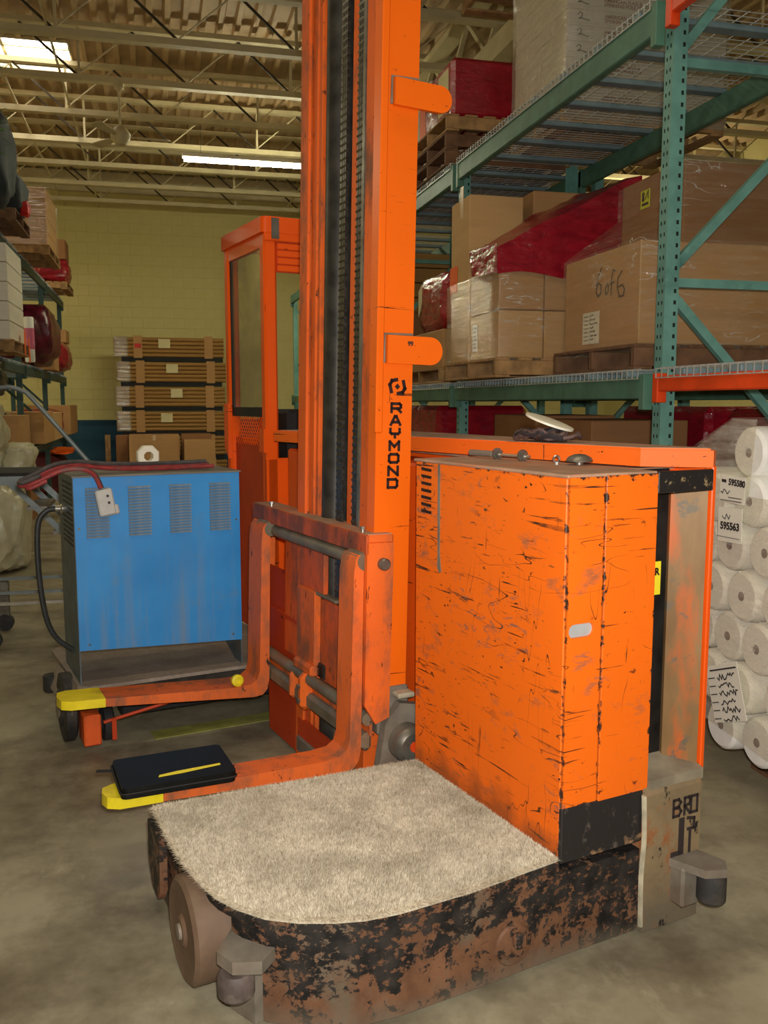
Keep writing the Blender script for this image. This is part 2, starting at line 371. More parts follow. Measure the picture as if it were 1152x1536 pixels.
# ------------------------------------------------------------------ mesh helpers
class MB:
    def __init__(s_): s_.v = []; s_.f = []
    def add(s_, vs, fs):
        o = len(s_.v); s_.v += [tuple(p) for p in vs]; s_.f += [tuple(i + o for i in f) for f in fs]; return s_
    def box(s_, x0, x1, y0, y1, z0, z1, b=0.0, T=None):
        lo = (x0, y0, z0); hi = (x1, y1, z1)
        if b <= 0:
            vs = [(x, y, z) for x in (x0, x1) for y in (y0, y1) for z in (z0, z1)]
            fs = [(0, 1, 3, 2), (4, 6, 7, 5), (0, 4, 5, 1), (2, 3, 7, 6), (0, 2, 6, 4), (1, 5, 7, 3)]
        else:
            b = min(b, .49 * min(hi[i] - lo[i] for i in range(3)))
            vs = []; ix = {}
            for sx in (0, 1):
                for sy in (0, 1):
                    for sz in (0, 1):
                        sg = (sx, sy, sz)
                        for a in range(3):
                            p = [(hi[i] - (0 if i == a else b)) if sg[i] else (lo[i] + (0 if i == a else b)) for i in range(3)]
                            ix[(sg, a)] = len(vs); vs.append(tuple(p))
            fs = []
            for a in range(3):
                o1, o2 = [i for i in range(3) if i != a]
                for sd in (0, 1):
                    q = []
                    for (p, r) in ((0, 0), (1, 0), (1, 1), (0, 1)):
                        sg = [0, 0, 0]; sg[a] = sd; sg[o1] = p; sg[o2] = r; q.append(ix[(tuple(sg), a)])
                    fs.append(q)
                for p in (0, 1):
                    for r in (0, 1):
                        g0 = [0, 0, 0]; g0[o1] = p; g0[o2] = r; g1 = list(g0); g1[a] = 1
                        g0 = tuple(g0); g1 = tuple(g1)
                        fs.append([ix[(g0, o1)], ix[(g1, o1)], ix[(g1, o2)], ix[(g0, o2)]])
            for sx in (0, 1):
                for sy in (0, 1):
                    for sz in (0, 1): fs.append([ix[((sx, sy, sz), a)] for a in range(3)])
        if T is not None: vs = [tuple(T @ Vector(p)) for p in vs]
        return s_.add(vs, fs)
    def bar(s_, p0, p1, wd, ht, up=(0, 0, 1), b=0):
        p0 = Vector(p0); p1 = Vector(p1); d = p1 - p0; L = d.length; d.normalize()
        u = Vector(up); r = d.cross(u)
        if r.length < 1e-4: r = d.cross(Vector((1, 0, 0)))
        r.normalize(); u = r.cross(d)
        T = Matrix((( d.x, r.x, u.x, p0.x), (d.y, r.y, u.y, p0.y), (d.z, r.z, u.z, p0.z), (0, 0, 0, 1)))
        return s_.box(0, L, -wd / 2, wd / 2, -ht / 2, ht / 2, b, T)
    def cyl(s_, p0, p1, r, n=16, r2=None):
        return s_.lathe([(0, 0), (r, 0), (r2 if r2 is not None else r, 1), (0, 1)], p0, p1, n)
    def lathe(s_, prof, p0, p1, n=20):
        p0 = Vector(p0); d = Vector(p1) - p0; L = d.length; dn = d.normalized()
        a = dn.orthogonal().normalized(); c = dn.cross(a)
        vs = []; rings = []
        for (r, h) in prof:
            base = p0 + dn * (h * L)
            if r <= 1e-6: rings.append([len(vs)]); vs.append(tuple(base))
            else:
                rings.append(list(range(len(vs), len(vs) + n)))
                for i in range(n):
                    t = 2 * math.pi * i / n; vs.append(tuple(base + (a * math.cos(t) + c * math.sin(t)) * r))
        fs = []
        for A, B in zip(rings, rings[1:]):
            if len(A) == 1 and len(B) == 1: continue
            for i in range(n):
                j = (i + 1) % n
                if len(A) == 1: fs.append((A[0], B[j], B[i]))
                elif len(B) == 1: fs.append((A[i], A[j], B[0]))
                else: fs.append((A[i], A[j], B[j], B[i]))
        return s_.add(vs, fs)
    def tube(s_, pts, r, n=8, smooth=0):
        P = [Vector(p) for p in pts]
        if smooth:
            Q = []
            for i in range(len(P) - 1):
                a, b_, c, d = P[max(i - 1, 0)], P[i], P[i + 1], P[min(i + 2, len(P) - 1)]
                for k in range(smooth):
                    t = k / smooth
                    Q.append(.5 * ((2 * b_) + (c - a) * t + (2 * a - 5 * b_ + 4 * c - d) * t * t + (3 * b_ - a - 3 * c + d) * t ** 3))
            Q.append(P[-1]); P = Q
        vs = []; fs = []; pa = None
        for i, p in enumerate(P):
            d = (P[min(i + 1, len(P) - 1)] - P[max(i - 1, 0)]).normalized()
            if pa is None: pa = d.orthogonal().normalized()
            pa = (pa - d * pa.dot(d)).normalized(); c = d.cross(pa)
            for k in range(n):
                t = 2 * math.pi * k / n; vs.append(tuple(p + (pa * math.cos(t) + c * math.sin(t)) * r))
        for i in range(len(P) - 1):
            for k in range(n):
                j = (k + 1) % n; fs.append((i * n + k, i * n + j, (i + 1) * n + j, (i + 1) * n + k))
        fs.append(tuple(range(n))); fs.append(tuple(range((len(P) - 1) * n, len(P) * n)))
        return s_.add(vs, fs)
    def prism(s_, poly, h0, h1, f=lambda a, b, h: (a, b, h)):
        n = len(poly)
        vs = [f(a, b, h0) for a, b in poly] + [f(a, b, h1) for a, b in poly]
        fs = [tuple(range(n)), tuple(range(n, 2 * n))] + [(i, (i + 1) % n, n + (i + 1) % n, n + i) for i in range(n)]
        return s_.add(vs, fs)
    def ribbon(s_, pts, wd, P, t=.0008):
        """flat stroke drawn on the plane P=(origin,right,up)"""
        o, r, u = (Vector(x) for x in P); nrm = r.cross(u).normalized()
        for a, b_ in zip(pts, pts[1:]):
            a = Vector((a[0], a[1])); b_ = Vector((b_[0], b_[1])); d = (b_ - a)
            if d.length < 1e-6: continue
            d.normalize(); nn = Vector((-d.y, d.x)) * wd / 2; e = d * wd * .48
            q = [a - e + nn, a - e - nn, b_ + e - nn, b_ + e + nn]
            base = [o + r * p.x + u * p.y for p in q]
            s_.add([p + nrm * t for p in base] + [p for p in base], [(0, 1, 2, 3), (4, 5, 6, 7), (0, 1, 5, 4), (1, 2, 6, 5), (2, 3, 7, 6), (3, 0, 4, 7)])
        return s_
    def quad(s_, P, x0, x1, y0, y1, t=.001):
        o, r, u = (Vector(x) for x in P); nrm = r.cross(u).normalized()
        b = [o + r * x + u * y for x, y in ((x0, y0), (x1, y0), (x1, y1), (x0, y1))]
        return s_.add([p + nrm * t for p in b] + b, [(0, 1, 2, 3), (4, 5, 6, 7), (0, 1, 5, 4), (1, 2, 6, 5), (2, 3, 7, 6), (3, 0, 4, 7)])
    def blob(s_, c, rad, sub=4, amp=.18, fr=2.2, seed=0, flat=None, ex=.62):
        bm = bmesh.new(); bmesh.ops.create_icosphere(bm, subdivisions=sub, radius=1)
        vs = []
        for v in bm.verts:
            p = v.co.copy(); k = mnoise.noise(p * fr + Vector((seed * 3.1, seed, 0))) + .5 * abs(mnoise.noise(p * fr * 2.3 + Vector((0, seed, 5))))
            e = [math.copysign(abs(x) ** ex, x) for x in p]
            q = Vector(e) * (1 + amp * k)
            z = c[2] + q.z * rad[2]
            if flat is not None: z = max(z, flat)
            vs.append((c[0] + q.x * rad[0], c[1] + q.y * rad[1], z))
        fs = [tuple(v.index for v in f.verts) for f in bm.faces]; bm.free()
        return s_.add(vs, fs)
    def mesh(s_, name, m, sharp=35):
        me = bpy.data.meshes.new(name); me.from_pydata(s_.v, [], s_.f)
        bm = bmesh.new(); bm.from_mesh(me); bmesh.ops.recalc_face_normals(bm, faces=bm.faces); bm.to_mesh(me); bm.free()
        me.polygons.foreach_set('use_smooth', [True] * len(me.polygons)); me.set_sharp_from_angle(angle=R(sharp))
        me.materials.append(m); return me

def obj(name, mb, m, parent=None, **kw):
    me = mb if isinstance(mb, bpy.types.Mesh) else mb.mesh(name, m)
    o = bpy.data.objects.new(name, me); COL.objects.link(o)
    if parent is not None: o.parent = parent
    for k, v in kw.items(): o[k] = v
    return o
def tag(o, label, cat, group=None):
    o['label'] = label; o['category'] = cat
    if group: o['group'] = group
    return o
def thing(name, label, cat, loc=(0, 0, 0), rz=0., group=None):
    o = bpy.data.objects.new(name, None); COL.objects.link(o); o.location = loc; o.rotation_euler = (0, 0, rz)
    o.empty_display_size = .1
    return tag(o, label, cat, group)
def B(x0, x1, y0, y1, z0, z1, b=0.): return MB().box(x0, x1, y0, y1, z0, z1, b)
def rrect(x0, x1, y0, y1, r, n=5):
    P = []
    for cx, cy, a in ((x1 - r, y1 - r, 0), (x0 + r, y1 - r, 90), (x0 + r, y0 + r, 180), (x1 - r, y0 + r, 270)):
        for k in range(n + 1):
            t = R(a + 90 * k / n); P.append((cx + r * math.cos(t), cy + r * math.sin(t)))
    return P
_fc = {}
def text_mb(body, size, P, bold=.0, align='LEFT', ext=.0006):
    """lettering as a thin mesh on plane P=(origin,right,up)"""
    cu = bpy.data.curves.new('lettering', 'FONT'); cu.body = body; cu.size = size; cu.offset = bold; cu.extrude = ext
    cu.align_x = align; cu.space_line = .85; cu.resolution_u = 3
    o = bpy.data.objects.new('lettering', cu); COL.objects.link(o)
    dg = bpy.context.evaluated_depsgraph_get(); me = bpy.data.meshes.new_from_object(o.evaluated_get(dg))
    og, r, u = (Vector(x) for x in P); nrm = r.cross(u).normalized()
    mb = MB(); mb.add([og + r * v.co.x + u * v.co.y + nrm * (v.co.z + ext) for v in me.vertices], [tuple(p.vertices) for p in me.polygons])
    bpy.data.objects.remove(o); bpy.data.curves.remove(cu); bpy.data.meshes.remove(me)
    return mb
def scribble(P, x0, x1, y, hgt, wd, seed, mb=None):
    mb = mb or MB(); rg = random.Random(seed); x = x0; pts = []
    while x < x1:
        pts.append((x, y + rg.uniform(0, hgt))); x += hgt * rg.uniform(.25, .5)
    return mb.ribbon(pts, wd, P)
X, Y, Z = Vector((1, 0, 0)), Vector((0, 1, 0)), Vector((0, 0, 1))

# ================================================================== THE SETTING
YW = 19.0; ZC = 6.0
obj('floor', B(-6.5, 10, -5, YW + .2, -.12, 0), M['floor'], kind='structure')
wall = obj('wall_back', B(-6.5, 10, YW + .0015, YW + .3, 0, 6.6), M['mortar'], kind='structure')
obj('joint_backing', B(-6.5, 10, YW + .0008, YW + .01, 0, 1.219), M['block_blue'], wall)
bm_ = {}
def block_mesh(w_, m):
    k = (round(w_, 3), m)
    if k not in bm_: bm_[k] = B(0, w_ - .005, 0, .03, 0, .1985, .002).mesh('block', M[m])
    return bm_[k]
cnt = 0; rest = MB()
for row in range(32):
    z0 = .004 + row * .2032; off = (row % 2) * .2032
    m = 'block_blue' if row < 6 else 'block_cream'
    for c in range(-14, 22):
        x0 = c * .4064 + off
        if -2.1 < x0 < 1.6 and 2 <= row < 28 and cnt < 300:
            o = obj('block', block_mesh(.4064, m), None, wall); o.location = (x0, YW - .005, z0); cnt += 1
        elif row >= 6: rest.box(x0, x0 + .3984, YW - .005, YW + .025, z0, z0 + .195)
obj('block_courses', rest, M['block_cream'], wall, kind='stuff')
rest = MB()
for row in range(6):
    for c in range(-14, 22):
        x0 = c * .4064 + (row % 2) * .2032
        if not (-2.1 < x0 < 1.6 and row >= 2): rest.box(x0, x0 + .3984, YW - .005, YW + .025, .004 + row * .2032, .199 + row * .2032)
obj('block_courses', rest, M['block_blue'], wall, kind='stuff')
obj('wall_left', B(-6.7, -6.5, -5, YW + .3, 0, 6.6), M['block_cream'], kind='structure')
obj('wall_right', B(10, 10.2, -5, YW + .3, 0, 6.6), M['block_cream'], kind='structure')
# roof deck: ribs run along the aisle; a hole is left for the skylight
SK = (-2.3, -.95, 12.41, 13.54)
def ribbed(x0, x1, y0, y1, mb):
    x = x0
    while x < x1 - 1e-6:
        e = min(x + .205, x1); a = min(x + .15, e)
        P = [(x, ZC), (x + .02, ZC + .055), (a - .02, ZC + .055), (a, ZC), (e, ZC)]
        for (xa, za), (xb, zb) in zip(P, P[1:]):
            if xb - xa > 1e-5: mb.add([(xa, y0, za), (xb, y0, zb), (xb, y1, zb), (xa, y1, za)], [(0, 1, 2, 3)])
        x = e
    return mb
dk = MB(); ribbed(-6.5, SK[0], -5, YW + .2, dk); ribbed(SK[1], 10, -5, YW + .2, dk)
ribbed(SK[0], SK[1], -5, SK[2], dk); ribbed(SK[0], SK[1], SK[3], YW + .2, dk)
ceil = obj('ceiling', B(-6.5, SK[0], -5, YW + .2, ZC + .07, ZC + .12).box(SK[1], 10, -5, YW + .2, ZC + .07, ZC + .12).box(SK[0], SK[1], -5, SK[2], ZC + .07, ZC + .12).box(SK[0], SK[1], SK[3], YW + .2, ZC + .07, ZC + .12), M['deck'], kind='structure')
obj('ribbed_deck', dk, M['deck'], ceil)
win = obj('window_1', B(SK[0], SK[1], SK[2], SK[3], ZC + .10, ZC + .12), M['sky_panel'], kind='structure')
obj('frame', B(SK[0], SK[1], SK[2] - .02, SK[2], ZC - .01, ZC + .13).box(SK[0], SK[1], SK[3], SK[3] + .02, ZC - .01, ZC + .13).box(SK[1], SK[1] + .02, SK[2], SK[3], ZC - .01, ZC + .13).box(SK[0] - .02, SK[0], SK[2], SK[3], ZC - .01, ZC + .13), M['ceil_white'], win)
for xx in (-1.75,): obj('glazing_bar', B(xx - .02, xx + .02, SK[2], SK[3], ZC + .02, ZC + .095), M['ceil_white'], win)
obj('glazing_bar', B(SK[0], SK[1], 12.72, 12.75, ZC + .02, ZC + .06), M['ceil_white'], win)
# open-web joists across the aisle
jt = B(-6.5, 10, -.05, .05, 5.88, 5.94).mesh('joist', M['ceil_white'])
jb = B(-6.5, 10, -.055, .055, 5.28, 5.35).mesh('bottom_chord', M['ceil_white'])
wd = MB(); wl = MB(); k = 0; x = -6.0
while x < 9.6:
    wl.bar((x, 0, 5.35), (x + .62, 0, 5.88), .016, .016)
    wd.bar((x + .62, 0, 5.88), (x + 1.24, 0, 5.35), .024, .024)
    if k % 2 == 0: wl.bar((x + .02, 0, 5.35), (x + .02, 0, 5.88), .03, .03)
    x += 1.24; k += 1
wdm = wd.mesh('web_rod', M['dark_bar']); wlm = wl.mesh('web_bar', M['ceil_white'])
for k in range(-8, 8):
    y = 8.92 + 1.32 * k
    if y > YW - .2: continue
    j = obj('joist', jt, None, ceil); j.location = (0.13 * (k % 3), y, 0)
    for nm, me in (('bottom_chord', jb), ('web_rod', wdm), ('web_bar', wlm)): obj(nm, me, None, j)
# bridging rods that run along the aisle, and the deep girder over the right rack
br = MB()
for xx in (-.97, -1.62, 2.6): br.bar((xx, -4, 5.365), (xx, YW, 5.365), .022, .022)
obj('bridging_rod', br, M['ceil_white'], ceil)
g = obj('trim_1', B(3.42, 3.62, -4, YW, 5.02, 5.24), M['ceil_white'], kind='structure')
obj('girder_top_chord', B(3.42, 3.62, -4, YW, 5.80, 5.88), M['ceil_white'], g)
gw = MB(); y = 3.
while y < YW - 1.4:
    gw.bar((3.52, y, 5.24), (3.52, y + .65, 5.8), .05, .05); gw.bar((3.52, y + .65, 5.8), (3.52, y + 1.3, 5.24), .05, .05); y += 1.3
obj('girder_web', gw, M['ceil_white'], g)
obj('trim_2', B(-6.5, 10, YW - .12, YW + .02, 5.62, 6.0), M['ceil_white'], kind='structure')
ln = obj('floor_stripe', B(-.05, 1.2, 0, .11, 0, .003), M['floor_line'], kind='structure'); ln.location = (.0, 4.17, 0); ln.rotation_euler = (0, 0, R(13.5))

t = thing('fluorescent_light', 'lit fluorescent strip light hanging from the roof joists', 'ceiling light', (.43, 12.88, 4.80))
obj('housing', B(0, 2.4, -.06, .06, .035, .09, .01), M['white_metal'], t)
for yy in (-.035, .035): obj('tube', MB().cyl((.03, yy, .015), (2.37, yy, .015), .019, 12), M['tube_lamp'], t)
for xx in (.25, 2.15): obj('hanging_chain', MB().bar((xx, 0, .09), (xx, 0, .49), .008, .008), M['steel'], t)
t = thing('ceiling_fan', 'cream ceiling fan on a long rod under the roof', 'fan', (-.32, 11.56, 4.62))
obj('motor', MB().lathe([(0, 0), (.06, 0), (.11, .25), (.12, .55), (.07, .85), (.03, 1), (0, 1)], (0, 0, -.02), (0, 0, .2), 20), M['ceil_white'], t)
obj('down_rod', MB().cyl((0, 0, .18), (0, 0, .66), .016, 10).lathe([(0, 0), (.06, 0), (.06, .6), (.02, 1), (0, 1)], (0, 0, .68), (0, 0, .58), 12), M['ceil_white'], t)
fb = MB().bar((.1, 0, .07), (.2, 0, .07), .04, .012).prism([(.18, -.05), (.55, -.07), (.58, 0), (.55, .07), (.18, .05)], .066, .076)
fbm = fb.mesh('blade', M['ceil_white'])
for a in (5, 125, 245): o = obj('blade', fbm, None, t); o.rotation_euler = (R(8), 0, R(a))

# ================================================================== RACKS
def post_mesh(h, m, big=True):
    mb = MB(); d = .07; tk = .004
    mb.prism([(0, 0), (d, 0), (d, tk), (tk, tk), (tk, d - tk), (d, d - tk), (d, d), (0, d)], 0, h)
    mb.box(-.02, d + .02, -.015, d + .015, 0, .008)
    return mb.mesh('post', m)
def slot_mesh(h):
    mb = MB(); z = .12
    while z < h - .05:
        mb.box(.046, .058, -.0012, .001, z, z + .018)           # slots in the flange towards the camera
        mb.box(-.0012, .001, .018, .026, z, z + .016); mb.box(-.0012, .001, .046, .054, z, z + .016)
        z += .0508
    return mb.mesh('slot', M['hole'])
pm = {h: post_mesh(h, M['teal']) for h in (5.2, 3.36)}; pm[3.46] = post_mesh(3.46, M['teal_falloff']); sm_ = {h: slot_mesh(h) for h in (5.2, 3.36)}
def frame(x, y, depth, label, mirror=False, slots=False, h=3.36):
    t = thing('rack_upright', label, 'rack upright', (x, y, 0), 0, 'pallet rack uprights')
    p = obj('post', pm[h], None, t)
    if slots: obj('slot', sm_[h], None, p, kind='stuff')
    p2 = obj('post', pm[h], None, t); p2.location = (depth, .07, 0); p2.rotation_euler = (0, 0, math.pi)
    tm_ = M['teal_falloff' if h == 3.46 else 'teal']
    hz = MB().bar((.06, .035, 0), (depth - .06, .035, 0), .035, .04).mesh('brace', tm_)
    for zz in [q_ for q_ in (.22, 1.18, 2.10, 3.06, 4.2) if q_ < h]: o = obj('brace', hz, None, t); o.location = (0, 0, zz)
    dgs = [((.06, 2.17), (depth - .06, 3.0)), ((.06, 2.04), (depth - .06, 1.24)), ((.06, 1.12), (depth - .06, .28)), ((.06, 3.12), (depth - .06, 4.1))]
    if h < 4: dgs = dgs[:3]
    if mirror: dgs = [((b_[0], a[1]), (a[0], b_[1])) for a, b_ in dgs]
    for a, b_ in dgs: obj('brace', MB().bar((a[0], .035, a[1]), (b_[0], .035, b_[1]), .034, .042), tm_, t)
    return t
FY = [.89, 3.75, 6.61, 9.47, 12.33, 15.19]
ordn = ['nearest', 'second', 'third', 'fourth', 'fifth', 'sixth']
for i, y in enumerate(FY):
    if i == 0: continue
    frame(2.26, y, .94, f'teal slotted rack upright, {ordn[i-1]} along the right aisle edge', mirror=False, slots=(i < 3), h=5.2 if i == 1 else 3.36)
for i, y in enumerate(FY[2:5]): frame(3.35, y, .9, f'teal rack upright in the rear row of the right rack, {ordn[i]} from the camera', mirror=True)
def beam(x, y0, y1, zt, h, m, label, face=-1):
    """rack beam along the aisle; face -1: step on the aisle side"""
    t = thing('rack_beam', label, 'rack beam', (x, y0, zt), 0, 'pallet rack beams')
    L = y1 - y0; d = .045
    xa, xb = (-d - .002, -.002) if face < 0 else (.002, d + .002)
    obj('beam_box', B(xa, xb, .004, L - .004, -h, 0, .006), m, t)
    cl = B(xa - .004 if face < 0 else xa, xb if face < 0 else xb + .004, 0, .045, -h - .05, .012, .003)
    obj('end_connector', cl, m, t)
    obj('end_connector', B(xa - .004 if face < 0 else xa, xb if face < 0 else xb + .004, L - .045, L, -h - .05, .012, .003), m, t)
    return t
LV = [('lower', 1.675, .105), ('upper', 3.32, .128)]
for i in range(5):
    y0, y1 = FY[i] + .072, FY[i + 1] - .002
    for nm, zt, h in LV:
        mm = M['rack_orange'] if i == 0 else M['teal_dk']; cn = 'orange' if i == 0 else 'teal green'
        beam(2.262, y0, y1, zt, h if i else h * .68, mm, f'{cn} rack beam, aisle edge of the {nm} shelf, {ordn[i]} bay of the right rack')
        beam(3.198, y0, y1, zt, h, M['teal_dk'], f'teal green rack beam, back edge of the {nm} shelf, {ordn[i]} bay of the right rack', 1)
for i in (1, 2, 3):
    beam(3.348, FY[i] + .072 if i > 1 else 3.9, FY[i + 1] - .002, 1.675, .105, M['teal_dk'], f'teal green rack beam, front of the rear row, {ordn[i]} bay')
wdk = {}
def wire_deck(y0, y1, zt, label, x0=2.262, x1=3.198):
    t = thing('wire_deck', label, 'wire deck', (x0, y0, zt), 0, 'wire decks on the racks')
    L = y1 - y0; W_ = x1 - x0; k = round(L, 2)
    if k not in wdk:
        mb = MB(); y = .05
        while y < L - .03:
            mb.box(-.05, W_ + .05, y, y + .004, .006, .010); mb.box(-.055, -.051, y, y + .004, -.035, .010); y += .05
        x = -.04
        while x < W_ + .04: mb.box(x, x + .004, .05, L - .04, .010, .014); x += .1
        mb.box(-.055, -.051, .05, L - .04, -.036, -.031)
        wdk[k] = (mb.mesh('wire_mesh', M['galv']), B(-.04, W_ + .04, -.036, .036, -.024, .004, .003).mesh('support_channel', M['deck_bar']))
    obj('wire_mesh', wdk[k][0], None, t, kind='stuff')
    n = 7
    for j in range(n):
        o = obj('support_channel', wdk[k][1], None, t); o.location = (0, .2 + (L - .4) * j / (n - 1), 0)
for i in range(4):
    for nm, zt, h in LV: wire_deck(FY[i] + .075, FY[i + 1] - .005, zt + .024, f'galvanised wire deck of the {nm} shelf, {ordn[i]} bay of the right rack')

# ---------------------------------------------------------------- pallets, cartons, wrap
pal = {}
def pallet(name_label, x0, x1, y0, y1, z, m='wood', along='x', group='wooden pallets'):
    """wooden pallet; stringers run along `along`"""
    t = thing('pallet', name_label, 'pallet', ((x0 + x1) / 2, (y0 + y1) / 2, z), 0 if along == 'x' else math.pi / 2, group)
    A = (x1 - x0) if along == 'x' else (y1 - y0); Bq = (y1 - y0) if along == 'x' else (x1 - x0)
    k = (round(A, 2), round(Bq, 2), m)
    if k not in pal:
        pal[k] = (B(-A / 2, A / 2, -.02, .02, .016, .107, .003).mesh('stringer', M[m]), B(-.05, .05, -Bq / 2, Bq / 2, .107, .124, .003).mesh('deck_board', M[m]), B(-.05, .05, -Bq / 2, Bq / 2, 0, .016, .003).mesh('bottom_board', M[m]))
    st, db, bb = pal[k]
    for yy in (-Bq / 2 + .02, 0, Bq / 2 - .02): o = obj('stringer', st, None, t); o.location = (0, yy, 0)
    for j in range(7): o = obj('deck_board', db, None, t); o.location = (-A / 2 + .05 + (A - .1) * j / 6, 0, 0)
    for j in range(3): o = obj('bottom_board', bb, None, t); o.location = (-A / 2 + .05 + (A - .1) * j / 2, 0, 0)
    return t
def carton(label, x0, x1, y0, y1, z0, z1, m='card', group=None, name='carton', tape=None, cat='box', b=.006):
    g_ = .002
    o = obj(name, B(-(x1 - x0) / 2 + g_, (x1 - x0) / 2 - g_, -(y1 - y0) / 2 + g_, (y1 - y0) / 2 - g_, 0, z1 - z0 - g_, b), M[m])
    o.location = ((x0 + x1) / 2, (y0 + y1) / 2, z0); tag(o, label, cat, group)
    hx, hy, hz = (x1 - x0) / 2 - g_, (y1 - y0) / 2 - g_, z1 - z0 - g_
    if tape:
        obj('tape', MB().box(-hx - .0008, -hx + .001, -.025, .025, hz - .1, hz + .0008).box(-hx, hx, -.025, .025, hz - .001, hz + .0008) if tape == 'x' else MB().box(-.025, .025, -hy - .0008, -hy + .001, hz - .1, hz + .0008).box(-.025, .025, -hy, hy, hz - .001, hz + .0008), M['tape'], o)
    o['_h'] = 0; del o['_h']
    return o
def wrapshell(name, label, x0, x1, y0, y1, z0, z1, m='film', top=True, slope=None, amp=.006, seed=1, cat='plastic wrap'):
    """thin stretch film around a load (sides, and optionally the top), with slight sags"""
    mb = MB(); n = 14
    xc, yc = (x0 + x1) / 2, (y0 + y1) / 2
    ring = rrect(x0 - xc, x1 - xc, y0 - yc, y1 - yc, .02, 2)
    pts = []
    for (a, b_) in zip(ring, ring[1:] + ring[:1]):
        d = math.dist(a, b_); q = max(1, int(d / .12))
        for k in range(q): pts.append((a[0] + (b_[0] - a[0]) * k / q, a[1] + (b_[1] - a[1]) * k / q))
    N = len(pts); vs = []; fs = []
    for r in range(n + 1):
        for (px, py) in pts:
            zt = z1 if slope is None else slope(px + xc, py + yc)
            z = z0 + (zt - z0) * r / n
            e = 1 + amp * abs(mnoise.noise(Vector((px * 5, py * 5 + seed, z * 9)))) * 2
            vs.append((px * e, py * e, z - z0))
    for r in range(n):
        for i in range(N): fs.append((r * N + i, r * N + (i + 1) % N, (r + 1) * N + (i + 1) % N, (r + 1) * N + i))
    if top: fs.append(tuple(n * N + i for i in range(N)))
    mb.add(vs, fs); o = obj(name, mb, M[m], None); o.location = (xc, yc, z0)
    return tag(o, label, cat)
def sheet(P, x0, x1, y0, y1, parent, seed=1, m='paper', lines=6, heavy=False, kids=True):
    """paper pinned flat on plane P with rows of writing"""
    o = obj('paper_sheet', MB().quad(P, x0, x1, y0, y1, .0015), M[m], parent)
    Q = (Vector(P[0]) + Vector(P[1]).cross(Vector(P[2])).normalized() * .0016, P[1], P[2])
    mb = MB(); wdt = x1 - x0; hh = (y1 - y0) / (lines + 1)
    for k in range(lines):
        yy = y1 - hh * (k + 1)
        mb.ribbon([(x0 + wdt * .08, yy), (x0 + wdt * .35, yy)], hh * .16, Q)
        scribble(Q, x0 + wdt * .42, x0 + wdt * (.7 + .2 * ((seed + k) % 3) / 2), yy - hh * .2, hh * .55, hh * .14, seed * 31 + k, mb)
    obj('writing', mb, M['ink'], o if parent is None or parent.parent is None else parent)
    return o

# ---- upper shelf, second bay: wrapped stack of flat white cartons on a pallet
pallet('wooden pallet under the tall white cartons on the upper right shelf', 2.62, 3.84 - .02, 5.66, 6.56, 3.362)
WZ = 3.487; fl = {}
wm = B(-.585, .585, -.108, .108, 0, .0985, .004).mesh('flag_carton', M['white_card'])
PN = (Vector((-.585, -.1083, 0)), X, Z)
t1 = text_mb('AMERICAN FLAG &\nSPINNING POLE SET', .032, (PN[0] + X * .26 + Z * .058, X, Z), .0006).mesh('lettering', M['red_print'])
t2 = MB().ribbon([(.07, .066), (.085, .08), (.10, .072), (.095, .052), (.075, .04), (.10, .044), (.14, .034), (.15, .036)], .0055, PN).mesh('pen_mark', M['ink'])
nth = ['bottom', 'second', 'third', 'fourth', 'fifth', 'sixth', 'seventh', 'eighth', 'ninth', 'tenth', 'eleventh']
col4 = ['camera-side', 'second', 'third', 'far']
for r in range(11):
    for c in range(4):
        o = obj('flag_carton', wm, None); o.location = (3.23 + random.uniform(-.004, .004), 5.78 + c * .218, WZ + r * .0995)
        tag(o, f'white flag carton, tall near stack on upper right shelf, {nth[r]} layer, {col4[c]} column', 'box', 'white flag cartons on the upper shelf')
        if c == 0: obj('lettering', t1, None, o); obj('pen_mark', t2, None, o)
wrapshell('stretch_wrap', 'shiny clear wrap around the tall white carton stack on the upper shelf', 2.625, 3.835, 5.655, 6.57, 3.40, 4.575, 'film_heavy', False)
# ---- third bay, upper: red load on stacked pallets, then a second white stack
pallet('lower of the two pallets under the small red load on the upper shelf', 2.2, 3.2, 6.82, 7.8, 3.362, 'wood_dk')
pallet('spare pallet stacked under the pallet of the small red load', 2.2, 3.2, 6.82, 7.8, 3.487, 'wood_dk')
pallet('overhanging pallet right under the small red wrapped load', 2.2, 3.2, 6.80, 7.82, 3.612, 'wood')
o = obj('red_bale', MB().box(-.44, .44, -.44, .44, 0, .44, .03), M['red_film']); o.location = (2.70, 7.31, 3.738); tag(o, 'red shrink-wrapped block on an overhanging pallet, upper right shelf', 'load')
obj('paper_sheet', MB().quad((Vector((-.441, .0, .05)), -Y, Z), .1, .36, .02, .33), M['cream_paper'], o)
obj('orange_tag', MB().quad((Vector((-.441, .42, -.02)), -Y, Z), .0, .17, .0, .33), M['orange_tag'], o)
pallet('wooden pallet under the far white cartons, upper right shelf', 2.42, 3.6, 8.0, 8.95, 3.362, 'wood_dk')
for r in range(9):
    for c in range(4):
        o = obj('flag_carton', wm, None); o.location = (3.02, 8.12 + c * .218, WZ + .004 + r * .0995)
        tag(o, f'white flag carton, far stack beyond the red load, {nth[r]} layer, {col4[c]} column', 'box', 'white flag cartons of the far stack')
        if c == 0: obj('lettering', t1, None, o); obj('pen_mark', t2, None, o)
# ---- top level: underside of a slatted pallet
pallet('slatted pallet overhanging on top of the wrapped white carton stack', 2.42, 3.7, 5.75, 7.12, 4.585, 'wood', along='y')
carton('brown carton on the highest pallet of the right rack', 2.5, 3.65, 5.8, 7.0, 4.712, 5.15, 'card_dk')

